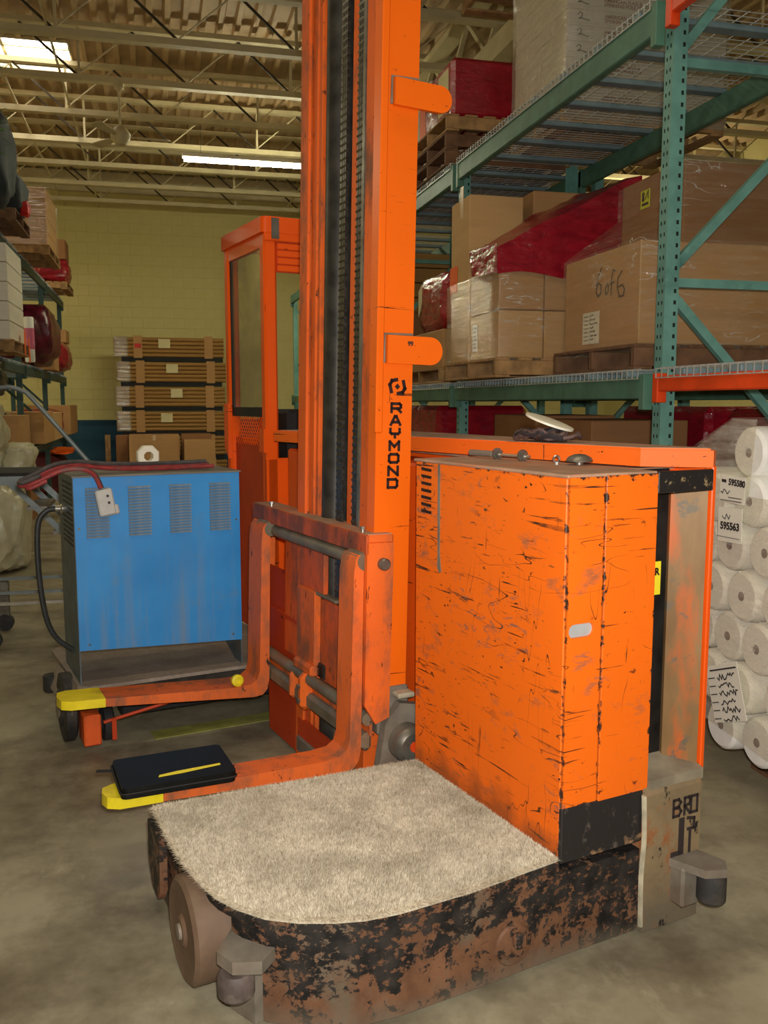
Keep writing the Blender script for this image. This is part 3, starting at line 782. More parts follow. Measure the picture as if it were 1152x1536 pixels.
# ---- lower shelf, second bay, near: big wrapped carton "6 of 6"
pallet('dark pallet under the big carton marked 6 of 6', 2.27, 3.28, 4.02, 4.95, 1.716, 'wood_dk')
o = carton('big kraft carton marked 6 of 6 on the lower right shelf', 2.31, 3.27, 4.06, 4.90, 1.842, 2.345, 'card')
P = (Vector((-.481, .42, 0)), -Y, Z)
obj('pen_mark', MB().ribbon([(.44, .42), (.39, .36), (.385, .30), (.41, .275), (.44, .29), (.44, .33), (.41, .345), (.388, .32)], .008, P)
    .ribbon([(.505, .33), (.485, .30), (.50, .275), (.52, .29), (.52, .32), (.505, .33)], .007, P)
    .ribbon([(.59, .385), (.568, .395), (.555, .36), (.552, .27)], .007, P).ribbon([(.535, .325), (.585, .33)], .006, P)
    .ribbon([(.66, .375), (.62, .345), (.615, .30), (.64, .25), (.68, .25), (.69, .28), (.67, .305), (.63, .30)], .008, P), M['ink'], o)
sheet(P, .24, .43, .03, .20, o, 3, lines=7)
obj('corner_seam', B(-.482, -.477, -.4205, -.4155, .02, .5), M['tape'], o)
o = carton('square kraft carton with a yellow label, on top of the 6 of 6 carton', 2.72, 3.27, 4.36, 5.02, 2.348, 2.82, 'card_dk')
P = (Vector((-.276, .33, 0)), -Y, Z)
lb = obj('yellow_label', MB().quad(P, .22, .32, .30, .40), M['fl_yellow'], o)
obj('print', MB().quad((P[0] - X * .0012, P[1], P[2]), .235, .305, .315, .33).quad((P[0] - X * .0012, P[1], P[2]), .235, .26, .34, .39).ribbon([(.27, .35), (.30, .39), (.30, .35)], .008, (P[0] - X * .0012, P[1], P[2])), M['ink'], lb)
obj('paper_sheet', MB().quad(P, .42, .52, .30, .43), M['paper'], o)
# clear wrap with its sloping shoulder from the lower carton to the upper one
vs = [(2.30, 4.05, 1.80), (2.30, 4.91, 1.80), (2.30, 4.90, 2.35), (2.30, 4.06, 2.35), (2.70, 4.34, 2.62), (2.70, 5.03, 2.62), (3.285, 4.05, 1.80), (3.285, 4.05, 2.36), (3.285, 4.34, 2.64)]
def grid(a, b_, c, d, n=12, amp=.008, seed=0):
    a, b_, c, d = map(Vector, (a, b_, c, d)); nrm = (b_ - a).cross(d - a).normalized(); V_ = []; F_ = []
    for i in range(n + 1):
        for j in range(n + 1):
            u, v = i / n, j / n
            p = a * (1 - u) * (1 - v) + b_ * u * (1 - v) + c * u * v + d * (1 - u) * v
            ed = min(u, 1 - u, v, 1 - v)
            V_.append(p + nrm * amp * mnoise.noise(p * 7 + Vector((seed, 0, 0))) * min(1, ed * 6))
    for i in range(n):
        for j in range(n): F_.append((i * (n + 1) + j, (i + 1) * (n + 1) + j, (i + 1) * (n + 1) + j + 1, i * (n + 1) + j + 1))
    return V_, F_
mb = MB()
mb.add(*grid(vs[0], vs[1], vs[2], vs[3])); mb.add(*grid(vs[3], vs[2], vs[5], vs[4], amp=.02)); mb.add(*grid(vs[6], vs[0], vs[3], vs[7])); mb.add(*grid(vs[7], vs[3], vs[4], vs[8], amp=.02))
mb.add(*grid((2.70, 4.34, 2.62), (3.285, 4.34, 2.64), (3.285, 4.34, 2.84), (2.70, 4.34, 2.84))); mb.add(*grid((2.70, 5.03, 2.62), (2.70, 4.34, 2.62), (2.70, 4.34, 2.80), (2.70, 5.03, 2.80)))
mb.v = [(x - 2.78, y - 4.48, z - 1.80) for x, y, z in mb.v]
o = obj('stretch_wrap', mb, M['film']); o.location = (2.78, 4.48, 1.80); tag(o, 'clear wrap with sloping shoulder over the 6 of 6 carton', 'plastic wrap')

# ---- lower shelf, second bay, far: wrapped cartons under a red film
pallet('wooden pallet under the cartons with the red film, lower right shelf', 2.10, 3.13, 5.45, 6.5, 1.716, 'wood')
cols = [(2.14, 2.63), (2.635, 3.11)]
pos = {0: ('aisle', 2.13, 2.44), 1: ('inner', 2.444, 3.08)}
for r in range(2):
    for k, (nm, xa, xb) in pos.items():
        o = carton(f'kraft carton under the red film, {("bottom","upper")[r]} row, {nm} side', xa, xb, 5.48, 6.03, 1.842 + .305 * r, 1.842 + .305 * (r + 1) - .004, ('card_lt', 'card')[r], 'kraft cartons under the red film')
        if k == 1:
            PP = (Vector((-.3, -.2745, 0)), X, Z)
            obj('print', MB().ribbon([(.18, .17), (.32, .17)], .008, PP).ribbon([(.14, .145), (.34, .145)], .005, PP).ribbon([(.17, .13), (.32, .13)], .004, PP), M['grey_print'], o)
        else:
            sheet((Vector((-.1555, .274, 0)), -Y, Z), .06, .16, .06, .24, o, 5) if r == 0 else None
tallc = o = carton('tall light carton behind the red film, beside the aisle', 2.13, 2.53, 6.06, 6.46, 1.842, 2.98, 'card_lt')
PP = (Vector((-.2, -.1985, 0)), X, Z)
obj('print', MB().ribbon([(.12, .80), (.27, .80)], .010, PP).ribbon([(.10, .775), (.27, .775)], .006, PP), M['grey_print'], o)
obj('tape', MB().box(-.1995, -.197, -.06, .0, 1.0, 1.22), M['tape'], o)
o = carton('tall kraft carton behind the red film, inner side', 2.60, 3.1, 6.06, 6.5, 1.842, 3.03, 'card')
PP = (Vector((-.25, -.2335, 0)), X, Z)
obj('print', MB().ribbon([(.06, .80), (.2, .83)], .010, PP), M['grey_print'], o)
# the red film: hangs down the cartons' front and climbs to the back right
def redsurf():
    mb = MB(); n = 26
    top = lambda u: 2.535 + .14 * math.sin(min(1, u * 1.6) * 1.5) + .40 * max(0, u - .12) ** 1.1
    V_ = []; F_ = []
    for i in range(n + 1):
        u = i / n; x = 2.105 + u * 1.0
        for j in range(7):   # front
            v = j / 6; z = 2.36 + .02 * math.sin(u * 9) + (top(u) - 2.37) * v
            V_.append((x, 5.455 - .012 * mnoise.noise(Vector((x * 7, z * 7, 1))) + .02 * v, z))
        for j in range(1, 6):  # sloping top back to the tall cartons
            v = j / 5; V_.append((x, 5.475 + .56 * v, top(u) + .05 * v + .03 * mnoise.noise(Vector((x * 6, v * 5, 3)))))
    m_ = 12
    for i in range(n):
        for j in range(m_ - 1): F_.append((i * m_ + j, (i + 1) * m_ + j, (i + 1) * m_ + j + 1, i * m_ + j + 1))
    mb.add(V_, F_)
    # the side that hangs on the aisle face
    mb.add(*grid((2.103, 5.455, 2.37), (2.103, 5.92, 2.40), (2.103, 5.99, 2.58), (2.105, 5.475, 2.55), 8, .012, 4))
    mb.v = [(x - 2.60, y - 5.7, z - 2.36) for x, y, z in mb.v]
    return mb
o = obj('red_wrap', redsurf(), M['red_film']); o.location = (2.60, 5.7, 2.36); tag(o, 'dark red film stretched over the kraft cartons on the lower shelf', 'plastic wrap')
t_ = obj('orange_tag', MB().quad((Vector((2.30, 6.95, 2.42)), -Y, Z), .02, .17, 0, .18, .004), M['orange_tag']); t_.parent = tallc; t_.data.transform(Matrix.Translation((-.172, -.47, -.07)) @ Matrix.Translation((-2.33, -6.26, -1.842)))
wrapshell('stretch_wrap', 'clear wrap around the lower kraft cartons below the red film', 2.115, 3.11, 5.46, 6.515, 1.80, 2.40, 'film', False, seed=5)
# ---- third bay, lower: red wrapped load
pallet('wooden pallet under the tall red wrapped load, third bay of the right rack', 2.25, 3.25, 7.10, 8.3, 1.716, 'wood')
o = carton('wide kraft carton below the red wrapped load, third bay', 2.29, 3.2, 7.14, 8.2, 1.842, 2.16, 'card')
o = obj('red_bale', MB().blob((0, 0, .26), (.40, .50, .25), 4, .10, 3, 3, 0., .42), M['red_film']); o.location = (2.74, 7.66, 2.163); tag(o, 'lumpy red wrapped load with a torn paper note, third bay', 'load')
obj('paper_sheet', MB().prism([(.0, .0), (.06, .05), (.10, .12), (.10, .26), (.0, .22)], 0, .004, lambda a, b_, h: (-.475 - h, .1 - a, .14 + b_)), M['cream_paper'], o)
# ---- beyond: boards and boxes in the fourth bay
for k in range(4):
    o = carton(f'long tan board bundle on the fourth bay shelf, {("bottom","second","third","top")[k]} of its pile', 2.3, 3.2, 9.7, 11.9, 2.55 + .16 * k, 2.70 + .16 * k, 'tube_card', 'tan board bundles in the fourth bay', 'board_bundle', cat='bundle')
carton('large kraft carton under the tan board bundles', 2.35, 3.2, 9.7, 11.8, 1.705, 2.548, 'card_dk')
# ---- floor level under the right rack
def floorbox(label, x0, x1, y0, y1, z1, m, name='carton'): return carton(label, x0, x1, y0, y1, .0, z1, m, None, name)
floorbox('brown carton on the floor under the lower right shelf, left of a pair', 2.5, 3.1, 5.72, 6.5, 1.47, 'card_dk')
floorbox('brown carton on the floor under the lower right shelf, right of a pair', 2.5, 3.15, 4.9, 5.68, 1.45, 'card_dk')
o = obj('red_bale', MB().box(-.42, .42, -.55, .55, 0, 1.53, .04), M['red_film']); o.location = (3.80, 5.6, 0); tag(o, 'tall dark red wrapped load on the floor behind the right rack', 'load')
o = obj('red_bale', MB().box(-.42, .42, -.6, .6, 0, 1.53, .04), M['red_film']); o.location = (2.78, 8.1, 0); tag(o, 'dark red wrapped load on the floor beyond the second rack upright', 'load')
floorbox('brown carton on the floor in the fourth bay of the right rack', 2.4, 3.1, 9.7, 11.0, 1.3, 'card_dk')
o = obj('red_bale', MB().box(-.40, .40, -.5, .5, 0, 1.52, .05), M['red_film']); o.location = (3.82, 4.45, 0); tag(o, 'maroon wrapped load on the floor behind the white rolls', 'load')
o = carton('dark carton with a white note, on the floor right behind the white rolls', 3.5, 4.3, 2.9, 3.7, 0, 1.50, 'card_dk')
obj('paper_sheet', MB().quad((Vector((-.41, .1, 1.2)), -Y, Z), 0, .1, 0, .15), M['paper'], o)

# ---- white foam rolls, end faces to the aisle
pallet('low dark pallet under the stack of white rolls', 2.42, 3.3, 2.1, 3.2, 0, 'wood_dk')
carton('cardboard slip sheet under the lowest white rolls', 2.40, 3.3, 2.1, 3.2, .125, .145, 'card_dk', None, 'slip_sheet', cat='sheet', b=.002)
rr = .104
rmesh = MB().lathe([(0, .012), (.018, .012), (.019, 0), (.085, 0), (.098, .012), (rr - .001, .04), (rr - .001, .96), (.098, .988), (.08, 1), (0, 1)], (0, 0, 0), (1.0, 0, 0), 28).mesh('white_roll', M['roll'])
cmesh = MB().cyl((-.001, 0, 0), (.02, 0, 0), .017, 14).mesh('core', M['roll_core'])
rowz = [.250 + k * .185 for k in range(6)]
rown = ['bottom', 'second', 'third', 'fourth', 'fifth', 'sixth']
rk = 0
for r, z in enumerate(rowz):
    n = 7 if r % 2 == 0 else 6
    for c in range(n):
        y = 3.62 - .104 - c * .209 - (.1045 if r % 2 else 0)
        if (r == 5 and c > 5) or (r == 0 and c < 2) or (r == 1 and c < 1): continue
        o = obj('white_roll', rmesh, None); o.location = (2.20 + random.uniform(-.02, .03), y, z); o.rotation_euler = (random.uniform(0, 6), 0, 0)
        tag(o, f'white roll under the orange beams, {rown[r]} row, {["first","second","third","fourth","fifth","sixth","seventh"][c]} from the upright', 'roll', 'white rolls of the wrapped stack')
        obj('core', cmesh, None, o)
o = obj('white_roll', rmesh, None); o.location = (2.22, 3.04, 1.175 + .185); tag(o, 'white roll lying alone on top of the wrapped roll stack', 'roll', 'white rolls of the wrapped stack'); obj('core', cmesh, None, o)
# film over the rolls, pulled down from the top roll to the left
mb = MB()
fx = 2.165
mb.add(*grid((fx, 3.64, .30), (fx, 2.2, .18), (fx, 2.2, 1.2), (fx, 3.64, 1.2), 14, .012, 2))
mb.add(*grid((fx, 3.64, 1.2), (fx, 2.95, 1.2), (fx + .02, 2.95, 1.49), (fx + .02, 3.10, 1.49), 10, .01, 7))
mb.add(*grid((fx + .02, 3.64, 1.24), (fx + .02, 3.10, 1.495), (fx + .95, 3.10, 1.495), (fx + .95, 3.64, 1.24), 10, .015, 9))
mb.v = [(x - fx, y - 3.0, z - .2) for x, y, z in mb.v]
o = obj('stretch_wrap', mb, M['film_haze']); o.location = (fx, 3.0, .2); tag(o, 'hazy clear wrap sagging over the white rolls', 'plastic wrap')
def tagpaper(label, y0, z1, wd_, h_, tilt, body, kids):
    o = obj('label_sheet', MB().quad((Vector((0, 0, 0)), -Y, Z), 0, wd_, -h_, 0, .002), M['paper']); o.location = (fx - .016, y0, z1); o.rotation_euler = (R(tilt), 0, 0)
    tag(o, label, 'label'); P = (Vector((-.0035, 0, 0)), -Y, Z)
    kids(o, P); return o
def k1(o, P):
    obj('lettering', text_mb('595580', .034, (P[0] - Y * .055 - Z * .036, -Y, Z), .0012), M['ink'], o)
    mb = MB().quad(P, .012, .04, -.03, -.018); scribble(P, .01, .07, -.075, .02, .003, 4, mb); mb.ribbon([(.01, -.1), (.14, -.095)], .003, P); mb.ribbon([(.06, -.085), (.14, -.082)], .003, P)
    obj('writing', mb, M['ink'], o)
def k2(o, P):
    obj('lettering', text_mb('595563', .040, (P[0] - Y * .018 - Z * .085, -Y, Z), .0014), M['ink'], o)
    mb = MB(); scribble(P, .03, .08, -.045, .022, .003, 9, mb); mb.ribbon([(.0, -.115), (.14, -.117)], .002, P); obj('writing', mb, M['ink'], o)
def k3(o, P):
    mb = MB(); mb.ribbon([(.03, -.02), (.20, -.02)], .006, P)
    for r in range(6):
        mb.ribbon([(.01, -.05 - .032 * r), (.05, -.05 - .032 * r)], .004, P); scribble(P, .07, .19 - .02 * (r % 2), -.062 - .032 * r, .024, .0045, 40 + r, mb)
    obj('writing', mb, M['ink'], o)
tagpaper('white barcode label on the roll stack, upper of two, reading 595580', 3.105, 1.275, .155, .105, 2, '', k1)
tagpaper('white label on the roll stack, lower of two, reading 595563', 3.112, 1.145, .15, .135, -2, '', k2)
tagpaper('handwritten delivery sheet hanging low on the wrapped rolls', 3.15, .482, .21, .225, -21, '', k3)

# ================================================================== LEFT RACK AND THE FAR END
XL = -1.66
LYs = [6.9, 9.65, 12.4, 15.15, 17.9]
for i, y in enumerate(LYs):
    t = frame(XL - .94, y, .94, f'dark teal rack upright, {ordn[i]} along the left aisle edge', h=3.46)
    if i == 4: tag(t, 'teal rack upright at the far end of the left rack by the back wall', 'rack upright', 'pallet rack uprights')
for i in range(4):
    for nm, zt in (('low', .98), ('middle', 2.02), ('upper', 3.40)):
        beam(XL + .05, LYs[i] + .072, LYs[i + 1] - .002, zt, .105, M['teal_falloff'], f'dark green rack beam, aisle edge of the {nm} shelf, {ordn[i]} bay of the left rack')
        beam(XL - .985, LYs[i] + .072, LYs[i + 1] - .002, zt, .105, M['teal_falloff'], f'dark green rack beam, wall side of the {nm} shelf, {ordn[i]} bay of the left rack', 1)
        wire_deck(LYs[i] + .075, LYs[i + 1] - .005, zt + .024, f'wire deck of the {nm} shelf, {ordn[i]} bay of the left rack', XL - .94, XL)
# upper shelf goods
pallet('pallet under the dark bags and greenery, upper left shelf', XL - .75, XL + .32, 7.9, 8.75, 3.445, 'wood_dk')
o = obj('fabric_bag', MB().blob((0, 0, .42), (.40, .55, .43), 4, .14, 2, 5, 0.), M['navy_bag']); o.location = (-1.66, 9.52, 3.45); tag(o, 'dark slate bag hanging over the edge of the upper left shelf', 'bag')
o = obj('fabric_bag', MB().blob((0, 0, .26), (.42, .55, .27), 4, .12, 2, 8, 0.), M['navy_bag']); o.location = (-1.74, 10.9, 3.571); tag(o, 'flatter dark bag behind the slate bag on the upper left shelf', 'bag')
pallet('pallet under the flatter dark bag, upper left shelf', XL - .75, XL + .30, 10.3, 11.4, 3.445, 'wood_dk')
t = thing('artificial_tree', 'green plastic foliage standing at the left picture edge, upper left shelf', 'artificial tree', (-1.44, 8.32, 3.571))
obj('trunk', MB().cyl((0, 0, 0), (0, 0, 1.2), .02, 8), M['wood_dk'], t)
lf = MB()
for k in range(420):
    a = random.uniform(0, 6.28); z = random.uniform(.1, 1.35); r = random.uniform(.05, .30) * (1.25 - z * .6)
    p = Vector((r * math.cos(a), r * math.sin(a), z)); q = p + Vector((math.cos(a), math.sin(a), random.uniform(-.6, .6))) * .11
    nn = Vector((-math.sin(a), math.cos(a), .3)) * .02
    lf.add([p, (p + q) / 2 + nn, q, (p + q) / 2 - nn], [(0, 1, 2, 3)])
obj('foliage', lf, M['leaf'], t, kind='stuff')
o = obj('ribbon_bow', MB().blob((0, 0, .07), (.05, .09, .07), 3, .3, 2, 2), M['red_bow']); o.location = (-1.32, 10.75, 3.57); tag(o, 'small red ribbon bow hanging by the wrapped brown carton stack', 'bow')
o = obj('orange_bundle', MB().blob((0, 0, .3), (.16, .3, .3), 4, .15, 2, 12, 0.), M['orange_tag']); o.location = (-1.62, 7.6, 3.426); tag(o, 'orange bundle at the left picture edge on the upper left shelf', 'bundle')
pallet('pallet under the tall wrapped stack of brown cartons, upper left shelf', -2.25, -1.27, 12.55, 13.9, 3.445, 'wood')
for k in range(4): carton(f'brown carton in the tall wrapped stack on the upper left shelf, {nth[k]} layer', -2.2, -1.30, 12.6, 13.85, 3.571 + .18 * k, 3.571 + .18 * (k + 1) - .004, 'card', 'brown cartons of the upper left stack')
wrapshell('stretch_wrap', 'clear wrap around the tall brown carton stack on the upper left shelf', -2.22, -1.28, 12.57, 13.88, 3.56, 4.285, 'film', True, seed=9)
pallet('pallet under the small carton and red bundle, far upper left shelf', -2.2, -1.38, 16.2, 17.3, 3.445, 'wood')
carton('small brown carton on the red bundle, far upper left shelf', -1.85, -1.40, 16.3, 16.9, 3.95, 4.27, 'card_dk')
o = obj('red_bundle', MB().blob((0, 0, .2), (.32, .40, .2), 4, .16, 2, 6, 0.), M['red_film']); o.location = (-1.68, 16.6, 3.571); tag(o, 'red wrapped bundle sticking out at the far upper left shelf', 'bundle')
# middle shelf goods
pc = pallet('pallet under the pale wrapped cartons, middle left shelf', -2.42, -1.36, 9.75, 10.9, 2.062, 'wood')
for k in range(5): carton(f'pale carton in the wrapped stack on the middle left shelf, {nth[k]} layer', -2.37, -1.40, 9.8, 10.85, 2.188 + .19 * k, 2.188 + .19 * (k + 1) - .004, 'white_card', 'pale cartons of the middle left stack')
for k in range(2):
    o = obj('orange_tag', MB().box(-.002, .002, -.05, .05, -.26, 0), M['orange_tag']); o.parent = pc; o.location = (.536, .18 + .30 * k, .26 - .06 * k); o.rotation_euler = (R(12 * k), 0, 0)
o = obj('white_roll', MB().lathe([(0, 0), (.05, 0), (.06, .03), (.06, .97), (.05, 1), (0, 1)], (0, 0, 0), (0, 0, .56), 20), M['roll']); o.location = (-1.52, 12.2, 2.063); tag(o, 'upright white and pink roll standing on the middle left shelf', 'roll')
obj('band', MB().cyl((0, 0, .16), (0, 0, .42), .0612, 20), plain('pink_wrap', s(214, 110, 140), .35, 0, .1), o)
o = obj('bale', MB().blob((0, 0, .42), (.42, .58, .42), 4, .12, 2.2, 21, 0.), M['purple_film']); o.location = (-1.74, 13.6, 2.063); tag(o, 'glossy maroon wrapped bale on the middle left shelf', 'bale')
o = obj('bale', MB().blob((0, 0, .26), (.34, .6, .26), 4, .12, 2.2, 22, 0.), M['red_film']); o.location = (-1.72, 16.2, 2.063); tag(o, 'red wrapped bale behind the maroon bale on the middle left shelf', 'bale')
carton('small kraft carton on the red bale at the end of the middle left shelf', -1.9, -1.48, 16.7, 17.3, 2.60, 2.82, 'card')
carton('kraft carton between the bales on the middle left shelf', -2.2, -1.45, 14.4, 15.0, 2.05, 2.3, 'card')
# low shelf goods
for k, (y0, y1, zz, m) in enumerate(((10.2, 11.1, .40, 'card'), (12.5, 13.6, .42, 'card'), (13.7, 14.8, .40, 'card_lt'), (16.2, 17.6, .5, 'card'))):
    carton(f'taped brown carton on the low left shelf, {ordn[k]} from the camera', XL - .62, XL + .24, y0, y1, 1.022, 1.022 + zz, m, tape='y')
o = obj('cloth_bundle', MB().blob((0, 0, .22), (.38, .5, .22), 4, .15, 2, 31, 0.), M['red_film']); o.location = (-1.90, 15.75, 1.02); tag(o, 'red bundle among the brown cartons on the low left shelf', 'bundle')
for k, (y0, y1, zz) in enumerate(((10.0, 10.9, .62), (11.0, 12.2, .5), (12.6, 13.5, .6))):
    carton(f'brown carton on the floor below the low left shelf, {ordn[k]} from the camera', XL - .85, XL + .02, y0, y1, 0, zz, 'card_dk', tape='y')
o = obj('cloth_bundle', MB().blob((0, 0, .34), (.42, 1.0, .36), 4, .12, 2, 33, 0.), M['maroon']); o.location = (-1.95, 16.5, 0); tag(o, 'dark maroon covered heap on the floor below the left rack', 'bundle')
o = obj('orange_cloth', MB().blob((0, 0, .05), (.22, .3, .06), 3, .35, 2, 35, 0.), M['orange_tag']); o.location = (-1.62, 16.3, .70); tag(o, 'orange cloth lying on the dark maroon heap by the back wall', 'cloth')
# big cloudy bags by the cart
o = obj('plastic_bag', MB().blob((0, 0, .40), (.30, .42, .40), 4, .22, 2.2, 41, 0.), M['bag']); o.location = (-1.50, 9.0, .02); tag(o, 'cloudy white plastic bag on the floor behind the grey cart', 'bag')
o = obj('plastic_bag', MB().blob((0, 0, .26), (.30, .42, .26), 4, .25, 2.2, 44, 0.), M['bag']); o.location = (-1.66, 8.9, 1.05); tag(o, 'cloudy white plastic bag on the low shelf behind the cart rail', 'bag')
o = obj('plastic_bag', MB().blob((0, 0, .18), (.30, .42, .18), 4, .25, 2.2, 46, 0.), M['bag_dk']); o.location = (-1.66, 8.95, 1.60); tag(o, 'dark film wrapped bundle on top of the white bag, left picture edge', 'bag')
o = obj('plastic_bag', MB().blob((0, 0, .17), (.18, .25, .17), 4, .25, 2.2, 48, 0.), M['bag']); o.location = (-1.42, 10.0, .86 - .0); o.location.z = .80; tag(o, 'small white plastic bag on top of the floor bag, left picture edge', 'bag')
# pallet of cardboard tubes against the back wall
tm = MB().lathe([(.03, 0), (.036, 0), (.036, 1), (.03, 1)], (0, 0, 0), (2.05, 0, 0), 12).mesh('cardboard_tube', M['tube_card'])
places = ['lowest', 'second', 'third', 'fourth', 'fifth', 'topmost']
for b_ in range(6):
    z0 = .08 + b_ * .47; x0 = -.73 + random.uniform(-.02, .03)
    t = thing('tube_bundle', f'wrapped bundle of cardboard tubes by the back wall, {places[b_]} in the stack', 'tube bundle', (x0, 18.0, z0), 0, 'cardboard tube bundles')
    for r in range(5):
        for c in range(3):
            o = obj('cardboard_tube', tm, None, t); o.location = (0, c * .075, .036 + r * .0745)
    for ex in (-.004,): obj('end_wrap', B(ex, ex + .27, -.045, .20, -.004, .384, .02), M['film_heavy'], t)
    for ex in (.36, 1.68): obj('cardboard_band', B(ex, ex + .16, -.043, -.038, -.02, .40), M['card'], t)
    obj('label_sheet', B(1.02 - .1 * (b_ % 3), 1.24 - .1 * (b_ % 3), -.047, -.0435, .17, .34), M['cream_paper'], t)
    if b_ < 5: obj('spacer_board', B(.1, 2.0, -.02, .18, .386, .468), M['dark'], t)
    if b_ == 5: obj('red_label', B(.38, .50, -.047, -.0435, .17, .25), M['red_bow'], t)
    if b_ == 0: obj('skid', B(.1, 1.95, -.02, .2, -.08, -.004), M['wood_dk'], t)
carton('large brown carton standing in front of the tube bundles', -.50, .39, 16.75, 17.4, 0, .99, 'card', tape='y')
carton('brown carton at the right in front of the tube bundles, nearer of two', .46, 1.02, 16.6, 17.0, 0, .90, 'card')
carton('brown carton at the right in front of the tube bundles, farther of two', .43, .98, 17.05, 17.6, 0, .99, 'card_dk')
carton('brown carton half hidden left of the large brown carton', -.74, -.52, 17.2, 17.6, 0, .97, 'card_dk')
o = obj('wood_plank', B(-.05, .05, -.015, .015, 0, .95, .003), M['wood']); o.location = (-.93, 18.2, 0); tag(o, 'short wooden plank standing by the blue wall', 'plank')
# ---------------------------------------------------------------- picking cart on the left
t = thing('platform_cart', 'grey tubular cart with a sloping ladder frame behind the blue charger', 'cart', (0, 6.0, 0))
ct = M['cart_grey']
for yy in (0, .5):
    if yy == 0: obj('handrail', MB().tube([(-1.9, yy, 1.64), (-1.0, yy, 1.645), (-.88, yy, 1.65), (-.80, yy, 1.625), (-.74, yy, 1.57), (-.42, yy, 1.17), (-.06, yy, .70)], .014, 10, 3), ct, t)
    obj('ladder_rail', MB().bar((-.90, yy, 1.055), (-.30, yy, .42), .022, .036), ct, t)
    obj('base_rail', MB().bar((-1.9, yy, .36), (-.20, yy, .36), .02, .02), ct, t)
    obj('post', MB().bar((-1.5, yy, .14), (-1.5, yy, 1.64), .03, .03), ct, t)
    obj('post', MB().bar((-.22, yy, .14), (-.22, yy, .5), .03, .03), ct, t)
obj('ladder_rail', MB().bar((-.74, .12, 1.055), (-.16, .12, .46), .022, .036), ct, t)
obj('deck', B(-1.9, -.70, -.03, .53, 1.06, 1.12, .006), M['dark'], t)
obj('deck_edge', B(-1.9, -.72, -.035, -.03, 1.045, 1.10), ct, t)
for k in range(3):
    f = (k + 1) / 4; xx = -.90 + .6 * f; zz = 1.05 - .63 * f
    obj('step', B(xx - .06, xx + .06, 0, .5, zz - .012, zz + .012), M['steel'], t)
for xx in (-1.5, -1.05, -.22):
    for yy in (0, .5):
        c = obj('caster', MB().box(xx - .035, xx + .035, yy - .02, yy + .02, .10, .345, .004), M['steel'], t)
        obj('caster_wheel', MB().cyl((xx, yy - .022, .058), (xx, yy + .022, .058), .058, 18), M['black_rubber'], c)
obj('base_rail', MB().bar((-1.9, .0, .29), (-.22, .0, .29), .02, .02), M['bright_steel'], t)

# ================================================================== THE TRUCK  (local axes: x along its front, y away from the camera)
TO = Vector((1.041, 2.161, 0)); TA = R(13.5)
def TW(u, v, z=0): return (TO.x + u * math.cos(TA) - v * math.sin(TA), TO.y + u * math.sin(TA) + v * math.cos(TA), z)
T = thing('forklift_truck', 'large scratched orange side-loading forklift truck with a tall mast and carpeted platform', 'forklift', TO, TA)
pX = lambda a, b_, h: (a, b_, h)                 # plan outline, extruded up
pV = lambda a, b_, h: (a, h, b_)                 # (u,z) outline, extruded along v
pU = lambda a, b_, h: (h, a, b_)                 # (v,z) outline, extruded along u
FRONT = lambda u, v, z: (Vector((u, v, z)), X, Z)        # plane facing the camera side
LEFT = lambda u, v, z: (Vector((u, v, z)), -Y, Z)        # plane facing the fork side
# near arm
deck = [(.0, .0), (-.30, -.012), (-.51, -.012), (-.60, .0), (-.67, .026), (-.745, .068), (-.81, .12), (-.855, .185), (-.888, .26), (-.908, .36), (-.918, .46), (-.924, .64), (-.918, .86), (.0, .80)]
body = [(.30, .0), (0, 0), (-.30, -.010), (-.51, -.010), (-.60, .002), (-.67, .03), (-.745, .072), (-.81, .125), (-.85, .185), (-.865, .225), (-.80, .23), (-.80, .57), (-.900, .57), (-.900, .85), (.30, .80)]
base = obj('platform_base', MB().prism(body, .012, .262), M['flake'], T)
obj('deck_plate', MB().prism(deck, .262, .292), M['flake'], T)
obj('toe_plate', MB().prism([(.69, .27), (.70, .10), (.73, .06), (.80, .07), (.84, .14), (.84, .27)], -.935, -.912, pU), M['flake'], T)
wh = obj('load_wheel', MB().lathe([(0, 0), (.035, 0), (.045, .06), (.11, .06), (.13, .03), (.143, .10), (.143, 1), (0, 1)], (-.955, .395, .147), (-.82, .395, .147), 36), M['wood_disc'], T)
obj('hub', MB().lathe([(0, 0), (.02, .1), (.026, 1), (0, 1)], (-.964, .395, .147), (-.945, .395, .147), 20), M['dirty_grey'], wh)
rb = obj('guide_roller_bracket', MB().prism([(-.78, .12), (-.84, .07), (-.905, .10), (-.925, .16), (-.86, .24)], .182, .215).prism([(-.79, .14), (-.84, .13), (-.875, .22), (-.83, .27)], .012, .182), M['dirty_grey'], T)
obj('guide_roller', MB().lathe([(0, 0), (.038, 0), (.046, .12), (.046, .68), (.038, .82), (.022, .84), (.022, 1), (0, 1)], (-.885, .135, .102), (-.885, .135, .184), 28), M['roller'], rb)
rb = obj('guide_roller_bracket', MB().prism([(.39, -.02), (.43, -.125), (.49, -.15), (.525, -.11), (.51, -.04), (.50, -.01)], .195, .22).box(.40, .47, -.07, -.01, .08, .205, .008), M['dirty_grey'], T)
obj('guide_roller', MB().lathe([(0, 0), (.036, 0), (.042, .08), (.042, .9), (.036, 1), (0, 1)], (.482, -.102, .105), (.482, -.102, .194), 24), M['black_rubber'], rb)
boss = obj('tow_boss', MB().lathe([(.06, 0), (.055, .25), (.02, .5), (.018, 1), (0, 1)], (-.155, -.006, .10), (-.155, -.035, .10), 20).box(-.175, -.135, -.05, -.02, .105, .15, .01), M['flake'], T)
